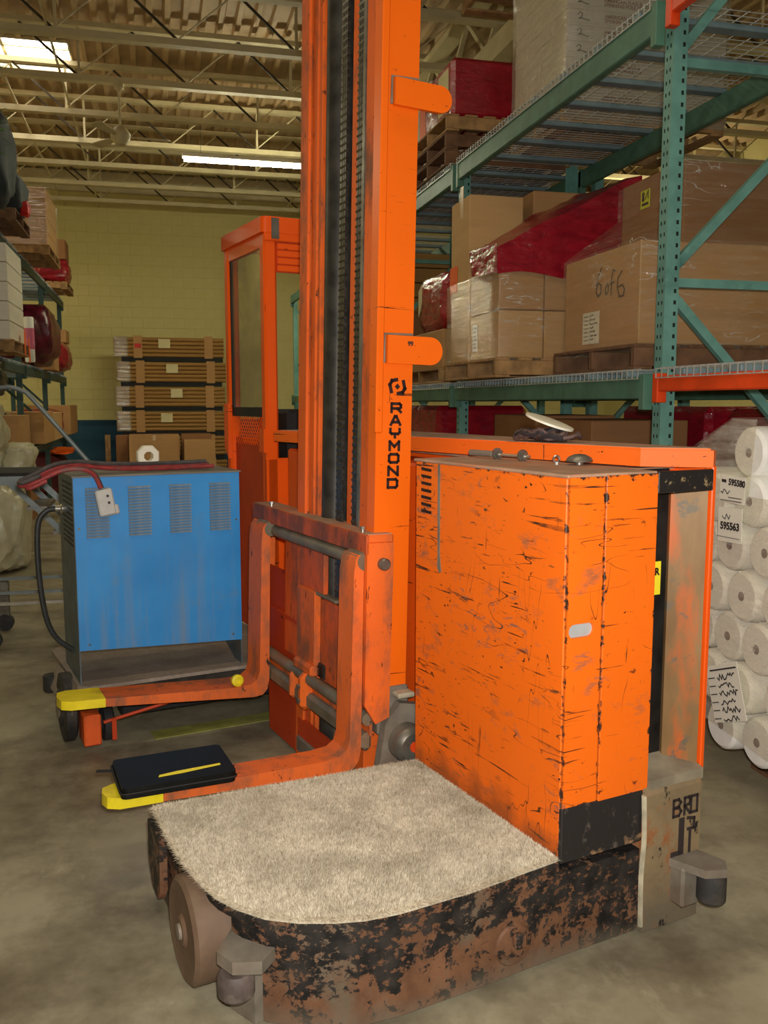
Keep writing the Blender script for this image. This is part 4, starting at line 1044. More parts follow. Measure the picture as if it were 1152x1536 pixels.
# counterweight block at the right end
blk = MB().prism([(-.022, .012), (-.022, .43), (.015, .465), (.16, .478), (.16, .012)], .295, .52, pU)
blk.v = [(u - (.008 if (u > .5 and v < 0) else 0), v, z) for u, v, z in blk.v]
blk = obj('counterweight_block', blk, M['block'], T)
obj('weld_seam', MB().tube([(.292, -.014, .43), (.296, -.016, .30), (.291, -.014, .18), (.294, -.015, .03)], .008, 6, 4), M['seam'], blk)
st = MB()
P = FRONT(.40, -.0235, .345); c = .009
for g, x0 in ((((0, 0), (0, .05), (.02, .05), (.028, .04), (.02, .028), (0, .026), (.022, .024), (.03, .012), (.022, 0), (0, 0)), 0), (((.012, 0), (.012, .05), (.028, .05), (.035, .04), (.03, .028), (.012, .026), (.034, 0)), .032), (((.015, .05), (.04, .05), (.04, 0), (.015, 0), (.015, .05)), .055)):
    st.ribbon([(a + x0, b_) for a, b_ in g], c, P)
st.ribbon([(.035, -.02), (.035, -.14)], .022, P).ribbon([(.06, -.015), (.085, -.02), (.085, -.05), (.062, -.05)], .01, P).ribbon([(.07, -.06), (.07, -.12)], .010, P).ribbon([(.005, -.12), (.03, -.12)], .02, P)
obj('stencil_marks', st, M['ink'], blk)
# battery cabinet
cab_ = obj('battery_cabinet', B(.006, .31, .012, .80, .292, 1.352, .004), M['grease_dk'], T)
lp = obj('side_panel', B(0, .010, .004, .808, .288, 1.356, .004), M['panel'], cab_)
for k in range(7):
    z = 1.325 - k * .0235
    obj('louver', MB().prism([(.705, 0), (.765, .002), (.767, .012), (.703, .009)], -.003, .002, pU), M['grease_dk'], cab_).location = (0, 0, z)
obj('grout_run', MB().prism([(.648, 1.352), (.662, 1.352), (.660, 1.05), (.662, 1.01), (.650, .995), (.636, 1.0), (.640, 1.02), (.646, 1.06)], -.0012, .001, pU), M['dirty_grey'], cab_)
SL = rrect(.010, .096, .923, .961, .0185, 6)
def holed(x0, x1, z0, z1, hole, y0, y1):
    mb = MB(); n = len(hole); cx = sum(h[0] for h in hole) / n; cz = sum(h[1] for h in hole) / n
    out = []
    for hx, hz in hole:
        a = math.atan2(hz - cz, hx - cx); dx, dz = math.cos(a), math.sin(a)
        k = min(((x1 - cx) / dx if dx > 1e-6 else (x0 - cx) / dx if dx < -1e-6 else 9), ((z1 - cz) / dz if dz > 1e-6 else (z0 - cz) / dz if dz < -1e-6 else 9))
        out.append((cx + dx * k, cz + dz * k))
    # square the outer corners
    for (qx, qz) in ((x0, z0), (x0, z1), (x1, z0), (x1, z1)):
        i = min(range(n), key=lambda i: math.dist(out[i], (qx, qz))); out[i] = (qx, qz)
    vs = [(a, y0, b_) for a, b_ in hole] + [(a, y0, b_) for a, b_ in out] + [(a, y1, b_) for a, b_ in hole] + [(a, y1, b_) for a, b_ in out]
    fs = []
    for i in range(n):
        j = (i + 1) % n
        fs += [(i, j, n + j, n + i), (2 * n + i, 2 * n + j, 3 * n + j, 3 * n + i), (i, j, 2 * n + j, 2 * n + i), (n + i, n + j, 3 * n + j, 3 * n + i)]
    return mb.add(vs, fs)
fp = obj('front_panel', holed(.003, .121, .89, .99, SL, -.004, .012).box(.003, .121, -.004, .012, .447, .89).box(.003, .121, -.004, .012, .99, 1.356), M['front'], cab_)
obj('slot_plate', B(.008, .118, .004, .006, .90, .98), M['slot_grey'], cab_)
obj('front_panel', B(.1275, .313, -.005, .012, .435, 1.358, .002), M['front'], cab_)
obj('lower_skirt', B(.001, .296, -.006, .012, .288, .446, .003), M['lowblack'], cab_)
obj('top_plate', B(-.002, .312, -.002, .82, 1.354, 1.364, .003), M['dusty_orange'], cab_)
# drive body behind the cabinet, alcove, lid
dr = obj('drive_body', B(.36, .535, .14, 2.3, .30, 1.352, .01).box(.12, .36, .84, 2.3, .02, 1.33, .01), M['cab'], T)
obj('body_shelf', B(.314, .53, .15, 1.6, 1.350, 1.360), M['dusty_orange'], dr)
obj('side_plate', B(.527, .543, .0, 1.0, .46, 1.37, .003), M['cab'], dr)
obj('alcove_panel', MB().prism([(.452, .085), (.524, .012), (.526, .03), (.460, .102)], .47, 1.312), M['alcove'], dr)
obj('alcove_ledge', MB().prism([(-.012, .435), (-.012, .468), (.03, .478), (.19, .512), (.19, .435)], .314, .527, pU), M['ledge'], dr)
obj('alcove_strip', B(.312, .458, .100, .110, .47, 1.36), M['grease_dk'], dr)
obj('head_band', B(.314, .528, -.004, .012, 1.300, 1.362, .003), M['blackband'], dr)
ws = obj('warning_sticker', B(.31, .434, .0965, .0995, .985, 1.085), M['bright_yellow'], dr)
obj('lettering', text_mb('R', .030, FRONT(.409, .0962, 1.045), .0012), M['black_print'], ws)
obj('body_lid', MB().prism([(.375, .135), (.527, .0), (.558, .02), (.565, 2.3), (.05, 2.3), (.22, 1.24)], 1.366, 1.415).prism([(.385, .145), (.527, .012), (.548, .03), (.555, 2.29), (.06, 2.29), (.228, 1.245)], 1.415, 1.420), M['lid'], dr)
obj('lid_dust', MB().prism([(.387, .150), (.527, .02), (.545, .04), (.55, 2.28), (.07, 2.28), (.23, 1.25)], 1.4195, 1.4215), M['dusty_orange'], dr)
# ------------------------------------------------ mast (leans back a little)
LEAN = R(1.25)
q = lambda v: .97 + (v - 1.0) * .97
def chan(v0, v1, u0, u1, tk, z0, z1, side):
    """C channel, open towards +side in v"""
    if side > 0: P = [(u0, v1), (u0, v0), (u1, v0), (u1, v1), (u1 - tk, v1), (u1 - tk, v0 + tk), (u0 + tk, v0 + tk), (u0 + tk, v1)]
    else: P = [(u0, v0), (u0, v1), (u1, v1), (u1, v0), (u1 - tk, v0), (u1 - tk, v1 - tk), (u0 + tk, v1 - tk), (u0 + tk, v0)]
    return MB().prism(P, z0, z1)
mast = obj('mast', chan(q(1.0), q(1.06), -.102, .04, .012, .50, 3.6, 1), M['mast'], T); mast.rotation_euler = (0, LEAN, 0)
obj('outer_rail', chan(q(1.66), q(1.74), -.102, .04, .012, .03, 3.6, -1), M['rail'], mast)
obj('inner_rail', B(-.096, .03, q(1.064), q(1.105), .06, 3.6, .004), M['rail'], mast)
obj('inner_rail', B(-.090, .02, q(1.108), q(1.150), .06, 3.6, .004), M['rail'], mast)
obj('wear_strip', B(-.092, .0, q(1.153), q(1.172), .06, 3.6), M['steel'], mast)
obj('inner_rail', B(-.085, .02, q(1.605), q(1.655), .06, 3.6, .004), M['rail'], mast)
obj('inner_rail', B(-.080, .02, q(1.57), q(1.60), .06, 3.6, .004), M['rail'], mast)
obj('centre_strip', B(-.072, .02, q(1.255), q(1.305), .06, 3.6, .004), M['rail'], mast)
obj('back_plate', B(.0, .02, q(1.1), q(1.66), .06, 3.6), M['grease_dk'], mast)
obj('lift_cylinder', MB().cyl((-.030, q(1.49), .06), (-.030, q(1.49), 3.6), .062, 24), M['grease'], mast)
obj('hose_guide', B(-.075, -.05, q(1.388), q(1.402), .06, 3.6), M['steel'], mast)
def chain_mesh(name):
    mb = MB(); z = .55
    while z < 3.55:
        for k in (-1, 0, 1): mb.box(-.006, .006, k * .016 - .006, k * .016 + .006, z, z + .021)
        mb.cyl((-.001, -.026, z + .024), (-.001, .026, z + .024), .0075, 6)
        z += .0265
    mb.box(-.003, .003, -.02, .02, .5, 3.6)
    return mb.mesh(name, M['chain'])
cm = chain_mesh('lift_chain')
for v in (1.352, 1.208): o = obj('lift_chain', cm, None, mast, kind='stuff'); o.location = (-.078, q(v), 0)
obj('edge_strip', MB().box(-.110, -.082, .956, .972, 1.445, 3.6, .004), M['mast'], mast)
def tab(u0, u1, zc, h):
    r = h / 2; P = [(u0, zc + r)] + [(u1 - r + r * math.sin(R(a)), zc + r * math.cos(R(a))) for a in range(0, 181, 15)] + [(u0, zc - r)]
    return MB().prism(P, .948, .966, pV)
tb = obj('rail_stop', tab(-.072, .150, 1.737, .098), M['mast'], mast)
obj('lettering', text_mb('99', .022, (Vector((.006, .9475, 1.752)), X, Z), .0009), M['ink'], tb)
obj('weld_bead', MB().tube([(-.077, .965, 1.69), (-.077, .965, 1.79), (.035, .965, 1.792)], .005, 6), M['dirty_grey'], mast)
obj('rail_stop', tab(-.062, .162, 2.60, .09), M['mast'], mast)
obj('weld_bead', MB().tube([(-.067, .965, 2.56), (-.067, .965, 2.65), (.035, .965, 2.655)], .005, 6), M['dirty_grey'], mast)
GL = {'R': [[(0, 0), (0, .8), (.85, .8), (1, .66), (1, .46), (.85, .33), (0, .33)], [(.62, .33), (1, 0)]],
      'A': [[(0, 0), (.42, .8), (.58, .8), (1, 0)], [(.2, .24), (.8, .24)]],
      'Y': [[(0, .8), (0, .48), (.16, .34), (.84, .34), (1, .48), (1, .8)], [(.5, .34), (.5, 0)]],
      'M': [[(0, 0), (0, .8), (.5, .32), (1, .8), (1, 0)]],
      'O': [[(0, .15), (0, .65), (.15, .8), (.85, .8), (1, .65), (1, .15), (.85, 0), (.15, 0), (0, .15)]],
      'N': [[(0, 0), (0, .8), (1, 0), (1, .8)]],
      'D': [[(0, 0), (0, .8), (.84, .8), (1, .64), (1, .16), (.84, 0), (0, 0)]]}
P = (Vector((-.0415, .9697, 0)), X, Z)
for k, ch in enumerate('RAYMOND'):
    mb = MB(); z0 = 1.520 - k * .0448; xo = -.0015 * k
    for g in GL[ch]: mb.ribbon([(xo + a * .037, z0 + b_ * .036) for a, b_ in g], .0104, P)
    obj('letter', mb, M['black_print'], mast)
lg = MB(); zc = 1.609; xc = .0215
lg.ribbon([(xc - .024, zc - .018), (xc - .030, zc + .006), (xc - .022, zc + .020), (xc - .004, zc + .024)], .013, P)
lg.ribbon([(xc + .024, zc + .018), (xc + .030, zc - .006), (xc + .022, zc - .020), (xc + .004, zc - .024)], .013, P)
lg.prism([(xc, zc + .011), (xc + .011, zc), (xc, zc - .011), (xc - .011, zc)], .9688, .9697, lambda a, b_, h: (a - .0415, h, b_))
obj('emblem', lg, M['black_print'], mast)
# mast foot
obj('mast_foot', B(-.07, .06, .955, 1.02, .34, .52, .01).box(-.11, .05, .97, 1.66, .05, .12, .006), M['dirty_grey'], T)
obj('shim_block', B(-.015, .055, .90, .955, .488, .508, .006), M['seam'], T)
obj('foot_plate', MB().prism([(-.09, .22), (-.06, .40), (.0, .47), (.09, .45), (.11, .22)], .915, .955, pV), M['dirty_grey'], T)
rw = obj('mast_roller', MB().lathe([(0, 0), (.05, 0), (.066, .2), (.070, .35), (.070, 1), (0, 1)], (.020, .845, .325), (.020, .915, .325), 32), M['steel'], T)
obj('hub_mark', MB().cyl((.022, .841, .325), (.022, .848, .325), .020, 20), M['rack_orange'], rw)
obj('apron_plate', B(-.085, -.065, q(1.70), 2.06, .015, .62, .004), M['deep_orange'], T)
obj('apron_side', B(-.085, .25, q(1.70), q(1.70) + .012, .015, .62), M['deep_orange'], T)
obj('foot_gusset', MB().prism([(1.28, .10), (1.28, .20), (1.66, .20), (1.66, .05)], -.10, -.085, pU).box(-.10, .1, 1.0, 1.68, .03, .10), M['deep_orange'], T)
# ------------------------------------------------ fork carriage
car = obj('fork_carriage', B(-.150, -.045, .925, 2.12, 1.058, 1.090, .006)
          .prism([(-.15, 1.06), (-.15, .475), (-.105, .40), (-.05, .42), (-.045, 1.06)], .925, .947, pV)
          .prism([(-.15, 1.06), (-.15, .40), (-.05, .40), (-.045, 1.06)], 2.10, 2.12, pV), M['carr'], T)
car.rotation_euler = (0, LEAN, 0)
obj('front_lip', B(-.153, -.140, .925, 2.12, 1.018, 1.088, .003), M['lip'], car)
obj('carriage_dust', B(-.146, -.05, .93, 2.115, 1.0895, 1.0915), M['dusty_orange'], car)
for v in (.985, 1.90): obj('bolt', MB().cyl((-.14, v, 1.09), (-.14, v, 1.112), .006, 8).cyl((-.14, v, 1.104), (-.14, v, 1.114), .010, 6), M['bright_steel'], car)
obj('pivot_pin', MB().lathe([(.022, 0), (.022, .8), (.017, 1), (0, 1)], (-.088, .93, .985), (-.088, .90, .985), 20), M['steel'], car)
obj('hanger_shaft', MB().cyl((-.122, .945, .985), (-.122, 2.11, .985), .027, 18), M['dusty_steel'], car)
obj('lower_shaft', MB().cyl((-.125, .945, .415), (-.125, 2.11, .415), .024, 16), M['dusty_steel'], car)
obj('lower_bar', B(-.145, -.105, .945, 2.11, .295, .362, .014), M['dusty_steel'], car)
obj('lower_web', B(-.118, -.108, .945, 2.11, .35, .41), M['carr'], car)
bk = obj('shaft_bracket', B(-.165, -.10, 1.47, 1.53, .285, .44, .02).box(-.16, -.10, 1.60, 1.64, .30, .42, .015).box(-.14, -.10, 1.44, 1.64, .43, .48, .012), M['carr'], car)
for z in (.325, .385): obj('bolt', MB().cyl((-.163, 1.50, z), (-.174, 1.50, z), .012, 6), M['steel'], bk)
obj('centre_panel', B(-.098, -.080, 1.665, 1.84, .45, 1.055, .004), M['flaky'], car)
obj('centre_panel', B(-.104, -.082, 1.40, 1.655, .78, 1.055, .004), M['flaky'], car)
obj('centre_panel', B(-.116, -.082, 1.46, 1.655, .47, .785, .006), M['carr'], car)
obj('centre_panel', B(-.092, -.076, 1.26, 1.455, .42, .76, .004), M['flaky'], car)
obj('centre_panel', B(-.080, -.07, 1.85, 2.09, .43, .80, .004), M['deep_orange'], car)
obj('panel_lip', B(-.112, -.078, 1.27, 1.50, .772, .786, .004), M['dusty_steel'], car)
obj('panel_foot', B(-.100, -.07, 1.40, 1.64, .43, .49, .006), M['grease'], car)
def fork(v0, v1, dz, sk):
    prof = [(-.152, 1.015), (-.152, .31), (-.160, .265), (-.18, .24), (-.22, .232), (-.88, .242 + dz), (-.88, .276 + dz), (-.30, .284), (-.235, .292), (-.208, .312), (-.196, .35), (-.190, .95), (-.184, 1.0), (-.170, 1.018)]
    mb = MB().prism(prof, v0, v1, pV); mb.v = [(u, v + (-.152 - u) * sk, z) for u, v, z in mb.v]
    f = obj('fork', mb, M['fork'], car)
    out = [(-.862, v0 - .0015), (-.862, v1 + .0015), (-1.0, v1 + .0015), (-1.035, v1 - .02), (-1.045, (v0 + v1) / 2), (-1.035, v0 + .02), (-1.0, v0 - .0015)]
    mb = MB().prism(out, .2405 + dz, .2785 + dz); mb.v = [(u, v + (-.152 - u) * sk, z) for u, v, z in mb.v]
    obj('fork_tip', mb, M['yellow'], f)
    return f
fk1 = fork(.945, 1.065, .0, .02); fk2 = fork(1.885, 2.05, .018, .08)
obj('hook', MB().lathe([(0, 0), (.032, 0), (.036, .1), (.036, .9), (.032, 1), (0, 1)], (-.145, .945, .992), (-.145, 1.065, .992), 18), M['dusty_steel'], fk1)
obj('hook', MB().lathe([(0, 0), (.032, 0), (.036, .1), (.036, .9), (.032, 1), (0, 1)], (-.145, 1.885, .992), (-.145, 2.02, .992), 18), M['dusty_steel'], fk2)
# ------------------------------------------------ operator cab behind the mast
cb = obj('operator_cab', B(.085, .155, 2.50, 2.57, .30, 2.40, .012).box(.085, .15, 3.08, 3.15, .30, 2.40, .012).box(.085, .45, 2.50, 2.53, .30, 1.27, .006).box(.335, .40, 2.50, 2.56, 1.2, 2.40, .01).box(.78, .85, 2.50, 2.56, .3, 2.4, .01).box(.78, .85, 3.09, 3.15, .3, 2.4, .01), M['cab'], T)
obj('cab_roof', MB().prism(rrect(.07, .86, 2.485, 3.165, .03, 4), 2.395, 2.465), M['cab'], cb)
obj('post_foot', MB().prism([(2.50, 1.30), (2.57, 1.30), (2.57, 1.42), (2.50, 1.42)], .07, .09, pU).prism([(3.08, 1.24), (3.15, 1.30), (3.15, 1.55), (3.08, 1.55)], .07, .09, pU), M['cab'], cb)
obj('roof_lip', MB().prism(rrect(.078, .852, 2.492, 3.158, .035, 4), 2.462, 2.474), M['cab'], cb)
obj('cab_header', B(.084, .40, 2.488, 2.50, 2.355, 2.42, .004).box(.09, .12, 2.57, 3.08, 2.33, 2.40), M['cab'], cb)
for k in range(4): obj('vent_slat', B(.158, .335, 2.497, 2.507, 2.21 + k * .036, 2.241 + k * .036, .003), M['cab'], cb)
obj('vent_back', B(.155, .336, 2.508, 2.512, 2.205, 2.36), M['deep_orange'], cb)
obj('tape_patch', B(.122, .162, 2.4815, 2.4845, 2.365, 2.466), M['steel'], cb)
obj('window_pane', B(.10, .106, 2.572, 3.078, 1.50, 2.335), M['glass'], cb)
obj('window_gasket', B(.096, .112, 2.572, 2.586, 1.50, 2.335).box(.096, .112, 3.064, 3.078, 1.50, 2.335).box(.096, .112, 2.572, 3.078, 1.48, 1.53), M['dark'], cb)
msh = MB()
for k in range(-8, 14):
    a = (2.58 + k * .035, 1.33); b_ = (2.58 + k * .035 + .15, 1.48)
    for (p, r) in ((a, b_), ((b_[0], a[1]), (a[0], b_[1]))):
        if min(p[0], r[0]) > 2.57 and max(p[0], r[0]) < 3.08: msh.bar((.105, p[0], p[1]), (.105, r[0], r[1]), .004, .004)
obj('guard_mesh', msh, M['cab'], cb, kind='stuff')
obj('lower_panel', MB().prism([(2.52, .30), (2.52, 1.36), (2.62, 1.37), (2.68, 1.48), (2.73, 1.37), (3.13, 1.36), (3.13, .30)], .115, .135, pU), M['deep_orange'], cb)
obj('cab_floor', B(.13, .8, 2.53, 3.12, .3, .42), M['dark'], cb)
obj('console', B(.22, .36, 2.54, 2.75, .6, 1.52, .02), M['dark'], cb)
obj('rear_rail', B(.80, .83, 2.55, 3.1, 1.0, 1.3), M['cab'], cb)
# ------------------------------------------------ far arm with its wheels
fa = obj('far_platform', MB().prism([(-.905, 2.20), (-.86, 2.165), (.35, 2.165), (.35, 2.95), (-.86, 2.95), (-.92, 2.85)], .20, .292), M['grease'], T)
obj('under_frame', B(-.72, .3, 2.30, 2.9, .10, .20, .006), M['dark'], T)
obj('far_carpet', MB().prism([(-.93, 2.20), (-.88, 2.155), (.1, 2.155), (.1, 2.95), (-.87, 2.96), (-.95, 2.86)], .292, .308).add(*grid((-.93, 2.19, .306), (-.955, 2.62, .306), (-1.0, 2.60, .20), (-.955, 2.20, .17), 6, .01, 3)), M['carpet_dusty'], T)
for (u, v, r, wd_) in ((-.955, 2.38, .158, .065), (-.795, 2.30, .085, .055)):
    wq = obj('load_wheel', MB().lathe([(0, 0), (r * .5, 0), (r * .55, .12), (r * .85, .12), (r, .2), (r, .85), (r * .9, 1), (0, 1)], (u - wd_ / 2, v, r + .004), (u + wd_ / 2, v, r + .004), 32), M['black_rubber'], T)
    obj('hub', MB().cyl((u - wd_ / 2 - .008, v, r + .004), (u + wd_ / 2 + .008, v, r + .004), r * .3, 16), M['dirty_grey'], wq)
obj('wheel_bracket', B(-.915, -.84, 2.155, 2.30, .035, .175, .006), M['flaky'], T)
obj('brake_rod', MB().tube([(-.83, 2.16, .135), (-.50, 2.17, .185), (-.48, 2.17, .20)], .008, 8), M['deep_orange'], T)
obj('brake_lever', B(-.795, -.775, 2.15, 2.162, .05, .15), M['deep_orange'], T)
obj('guide_roller', MB().lathe([(0, 0), (.034, 0), (.04, .1), (.04, .9), (0, 1)], (-.985, 2.62, .17), (-.985, 2.62, .26), 20), M['black_rubber'], T)
# ------------------------------------------------ shag carpet on the near arm
cp = [(.0, .006), (-.30, -.018), (-.51, -.018), (-.60, -.005), (-.67, .02), (-.75, .062), (-.815, .115), (-.862, .185), (-.895, .26), (-.914, .36), (-.924, .46), (-.928, .64), (-.920, .845), (-.004, .785)]
cpt = obj('shag_carpet', MB().prism(cp, .291, .302), M['carpet'], T)
def pile(poly, n, z0):
    P = np.array(poly); x = RNG.uniform(-.935, .0, n); y = RNG.uniform(-.03, .86, n); ins = np.zeros(n, bool)
    j = len(P) - 1
    dmin = np.full(n, 9.); ox = np.zeros(n); oy = np.zeros(n)
    for i in range(len(P)):
        xi, yi = P[i]; xj, yj = P[j]
        c = ((yi > y) != (yj > y)) & (x < (xj - xi) * (y - yi) / (yj - yi + 1e-12) + xi); ins ^= c
        ex, ey = xj - xi, yj - yi; tt = np.clip(((x - xi) * ex + (y - yi) * ey) / (ex * ex + ey * ey), 0, 1)
        dx, dy = xi + tt * ex - x, yi + tt * ey - y; d = np.hypot(dx, dy); m = d < dmin
        dmin = np.where(m, d, dmin); ox = np.where(m, dx / (d + 1e-9), ox); oy = np.where(m, dy / (d + 1e-9), oy); j = i
    x, y, dmin, ox, oy = (a[ins] for a in (x, y, dmin, ox, oy)); n = len(x)
    a = RNG.uniform(0, 2 * np.pi, n); wd_ = RNG.uniform(.0012, .0022, n); h = RNG.uniform(.009, .017, n)
    patch = np.array([mnoise.noise(Vector((px * 4, py * 4, 0))) for px, py in zip(x, y)])
    lx = RNG.normal(0, .005, n) + .006 * patch; ly = RNG.normal(0, .005, n) - .006 * patch
    ed = np.clip(1 - dmin / .012, 0, 1); lx += ox * ed * .016; ly += oy * ed * .016; h = h - ed * .012
    ca, sa = np.cos(a) * wd_, np.sin(a) * wd_
    V_ = np.empty((n * 3, 3))
    V_[0::3] = np.stack([x - ca, y - sa, np.full(n, z0)], 1); V_[1::3] = np.stack([x + ca, y + sa, np.full(n, z0)], 1); V_[2::3] = np.stack([x + lx, y + ly, z0 + h], 1)
    me = bpy.data.meshes.new('carpet_pile'); me.vertices.add(n * 3); me.vertices.foreach_set('co', V_.ravel())
    me.loops.add(n * 3); me.loops.foreach_set('vertex_index', np.arange(n * 3)); me.polygons.add(n)
    me.polygons.foreach_set('loop_start', np.arange(0, n * 3, 3)); me.polygons.foreach_set('loop_total', np.full(n, 3))
    me.update(calc_edges=True); me.materials.append(M['carpet']); return me
obj('carpet_pile', pile(cp, 190000, .300), None, cpt, kind='stuff')

# ================================================================== THINGS ON THE TRUCK
C_ = thing('battery_charger', 'blue louvered battery charger cabinet standing on the far carpeted platform', 'charger', TW(-.54, 2.2, .308), TA)
sp = MB().prism([(0, 0), (.42, 0), (.42, .925), (0, .925)], -.375, -.369, pU)
obj('side_panel', MB().prism([(0, 0), (.10, 0), (.42, .12), (.42, .925), (0, .925)], .369, .375, pU), M['charger_grey'], C_)
sp = obj('side_panel', sp, M['charger_grey'], C_)
hm = MB()
for r in range(13):
    for c in range(11): hm.cyl((-.3762, .03 + c * .026 + (r % 2) * .013, .62 + r * .0225), (-.3748, .03 + c * .026 + (r % 2) * .013, .62 + r * .0225), .0075, 6)
obj('perforation', hm, M['dark'], sp, kind='stuff')
fp = obj('front_panel', MB().prism([(-.373, .155), (.373, .118), (.373, .922), (-.373, .922)], -.006, 0, pV), M['blue'], C_)
obj('back_panel', B(-.37, .37, .414, .42, .12, .92), M['charger_grey'], C_)
obj('bottom_tray', B(-.369, .369, .0, .41, .155, .165), M['charger_grey'], C_)
obj('top_plate', B(-.38, .382, -.010, .428, .922, .930, .002), M['dust_top'], C_)
lm = MB().prism([(-.010, -.0045), (-.0035, .0045), (.0, .0045), (.0, -.0045)], -.05, .05, lambda a, b_, h: (h, a, b_)).mesh('louver', M['louver'])
for x0 in (-.275, -.092, .092, .278):
    for k in range(17): o = obj('louver', lm, None, fp); o.location = (x0, -.005, .660 + k * .0133)
for x, z in ((-.33, .18), (.33, .15), (-.355, .7), (.355, .7)): obj('screw', MB().cyl((x, -.006, z), (x, -.010, z), .005, 8), M['steel'], C_)
obj('cable_gland', MB().lathe([(.018, 0), (.022, .2), (.022, .5), (.015, .6), (.015, 1), (0, 1)], (-.375, .16, .775), (-.43, .16, .775), 14), M['bright_steel'], C_)
obj('power_cord', MB().tube([(-.42, .16, .775), (-.47, .16, .765), (-.505, .16, .70), (-.51, .16, .5), (-.49, .16, .30), (-.45, .16, .19), (-.376, .16, .12)], .0125, 10, 5), M['cable_dk'], C_)
W_ = thing('charger_cable', 'red and black cable bundle with a grey plug draped over the blue charger', 'cable', TW(-.54, 2.2, 1.24), TA)
strand = [(.27, .16, .016), (.12, .17, .012), (-.05, .13, .014), (-.22, .10, .022), (-.33, .08, .036), (-.43, .05, .028), (-.53, .02, -.012), (-.585, -.01, -.034), (-.57, -.04, -.04), (-.50, -.05, -.01), (-.42, -.055, .022), (-.345, -.06, .025), (-.30, -.062, .0), (-.265, -.06, -.06)]
for k, (m, dx, dy, dz) in enumerate((('cable_red', 0, 0, .006), ('cable_black', .012, .022, .004), ('cable_red', .02, -.018, -.002), ('cable_black', -.006, -.006, .020))):
    pts = [(x + dx + .006 * math.sin(i * 1.7 + k), y + dy + .010 * math.sin(i * 1.1 + k * 2), z + dz) for i, (x, y, z) in enumerate(strand)]
    if k > 1: pts = pts[:10]
    obj('cable', MB().tube(pts, .0095, 8, 4), M[m], W_)
pl = B(-.036, .036, -.018, .018, -.115, .0, .006).box(-.02, .05, -.014, .014, -.118, -.075, .006).box(-.02, .004, -.021, -.017, -.07, -.03)
pl = obj('plug', pl, M['plug'], W_); pl.location = (-.258, -.05, -.06); pl.rotation_euler = (0, R(-10), 0)
for z in (-.03, -.06): obj('rivet', MB().cyl((.012, -.018, z), (.012, -.021, z), .006, 10), M['grease'], pl)
o = obj('white_ring', MB().lathe([(.024, 0), (.050, 0), (.056, .12), (.056, .88), (.050, 1), (.024, 1), (.024, 0)], (0, 0, 0), (0, .05, 0), 8), M['white_metal']); o.location = TW(-.50, 2.56, 1.294); o.rotation_euler = (0, R(22.5), TA); tag(o, 'white faceted ring standing on top of the blue charger', 'ring')
# folder on the near fork
F_ = thing('zip_folder', 'black zip folder with a yellow strip lying on the near fork', 'folder', TW(-.80, 1.045, .303), TA + R(-4))
fo = MB().prism(rrect(-.185, .185, -.125, .135, .02, 5), 0, .016); obj('cover', fo, M['black_vinyl'], F_)
obj('cover', MB().prism(rrect(-.182, .188, -.122, .138, .02, 5), .0175, .034), M['black_vinyl'], F_)
obj('zip_edge', MB().tube([(x, y, .017) for x, y in rrect(-.187, .189, -.127, .139, .02, 4)], .0035, 6), M['dark'], F_)
obj('zip_pull', MB().bar((-.185, .09, .015), (-.235, .115, .012), .012, .006), M['dark'], F_)
obj('yellow_strip', MB().prism([(-.06, -.070), (.02, -.066), (.15, -.048), (.15, -.036), (.0, -.046), (-.055, -.056)], .0335, .0352), M['bright_yellow'], F_)
yc = obj('yellow_cap', MB().lathe([(0, .2), (.012, .2), (.014, 0), (.02, 0), (.027, .2), (.027, 1), (0, 1)], (0, 0, 0), (0, .022, 0), 20), M['yellow']); yc.location = TW(-.285, 1.905, .318); yc.rotation_euler = (R(-8), 0, TA); tag(yc, 'round yellow cap standing on the heel of the far fork', 'cap')
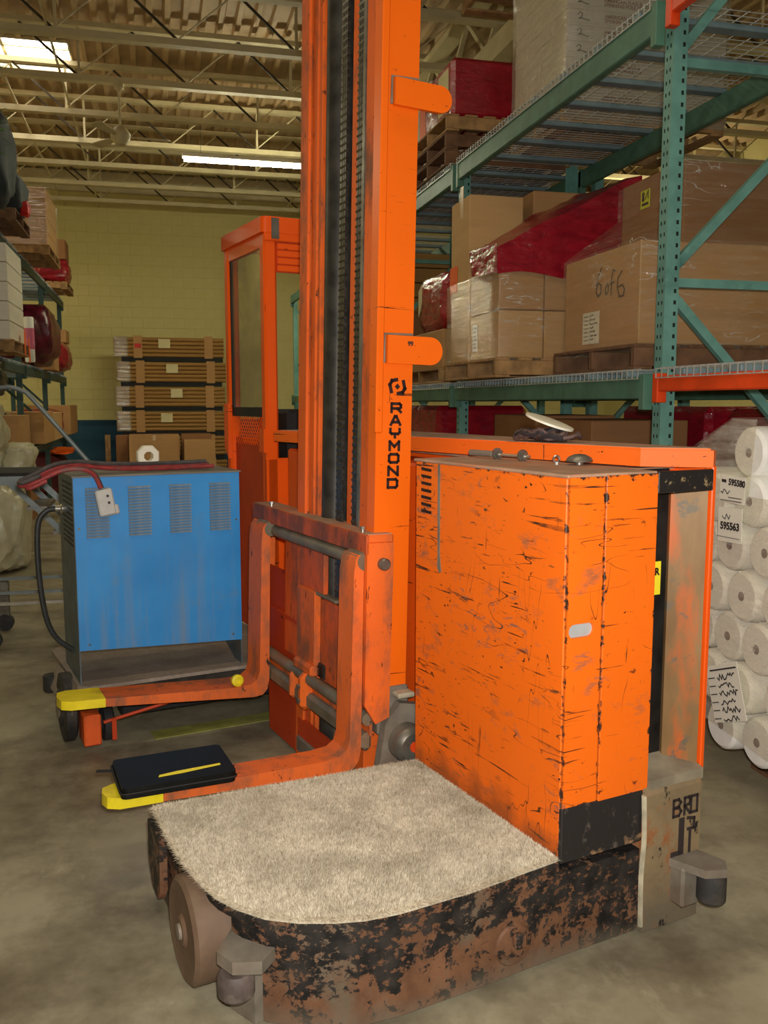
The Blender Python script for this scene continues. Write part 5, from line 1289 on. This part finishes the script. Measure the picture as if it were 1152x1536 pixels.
# netting and lid on the truck's rear lid
N_ = thing('netting_coil', 'heap of brown and black netting on top of the orange truck lid', 'netting', TW(.385, .60, 1.4225), TA - R(4))
for k in range(16):
    rg = random.Random(k); cx, cy = rg.uniform(-.03, .03), rg.uniform(-.08, .08); rx, ry = rg.uniform(.03, .06), rg.uniform(.04, .09); pts = []
    for i in range(11):
        a = 6.283 * i / 10; pts.append((cx + rx * math.cos(a), cy + ry * math.sin(a), .010 + .034 * rg.random() * (1 - abs(cy) * 5)))
    obj('strand', MB().tube(pts, rg.uniform(.006, .010), 6, 3), M['brown_net' if k % 2 else 'dark_net'], N_)
o = obj('plastic_disc', MB().lathe([(0, 0), (.07, 0), (.085, .2), (.085, .8), (.07, 1), (0, 1)], (0, 0, 0), (0, 0, .012), 28), M['white_metal']); o.location = TW(.40, .60, 1.482); o.rotation_euler = (R(16), R(12), TA); tag(o, 'white plastic disc tilted on the netting heap', 'lid')
L_ = thing('pull_rod', 'steel rod with two washers lying on the top of the battery cabinet', 'rod', TW(.222, .62, 1.362), TA + R(4))
obj('rod', MB().cyl((0, -.14, .018), (0, .16, .018), .0055, 10), M['bright_steel'], L_)
for v in (-.11, .02): obj('washer', MB().cyl((0, v, .020), (0, v + .008, .020), .020, 20).cyl((0, v - .012, .018), (0, v, .018), .012, 6), M['steel'], L_)
obj('sleeve', MB().cyl((0, .05, .018), (0, .17, .018), .011, 12), M['dirty_grey'], L_)
o = obj('bell_dome', MB().lathe([(.012, 0), (.012, .25), (.040, .28), (.041, .42), (.034, .7), (.018, .93), (0, 1)], (0, 0, 0), (0, 0, .034), 32), M['steel']); o.location = TW(.285, .30, 1.364); tag(o, 'dull metal bell dome on the cabinet top corner', 'bell')
o = obj('eye_bolt', MB().tube([(.010 * math.cos(a * .5236), 0, .017 + .010 * math.sin(a * .5236)) for a in range(13)], .0035, 6).cyl((0, 0, 0), (0, 0, .009), .008, 6), M['bright_steel']); o.location = TW(.225, .335, 1.364); tag(o, 'small eye bolt beside the bell dome on the cabinet top', 'bolt')
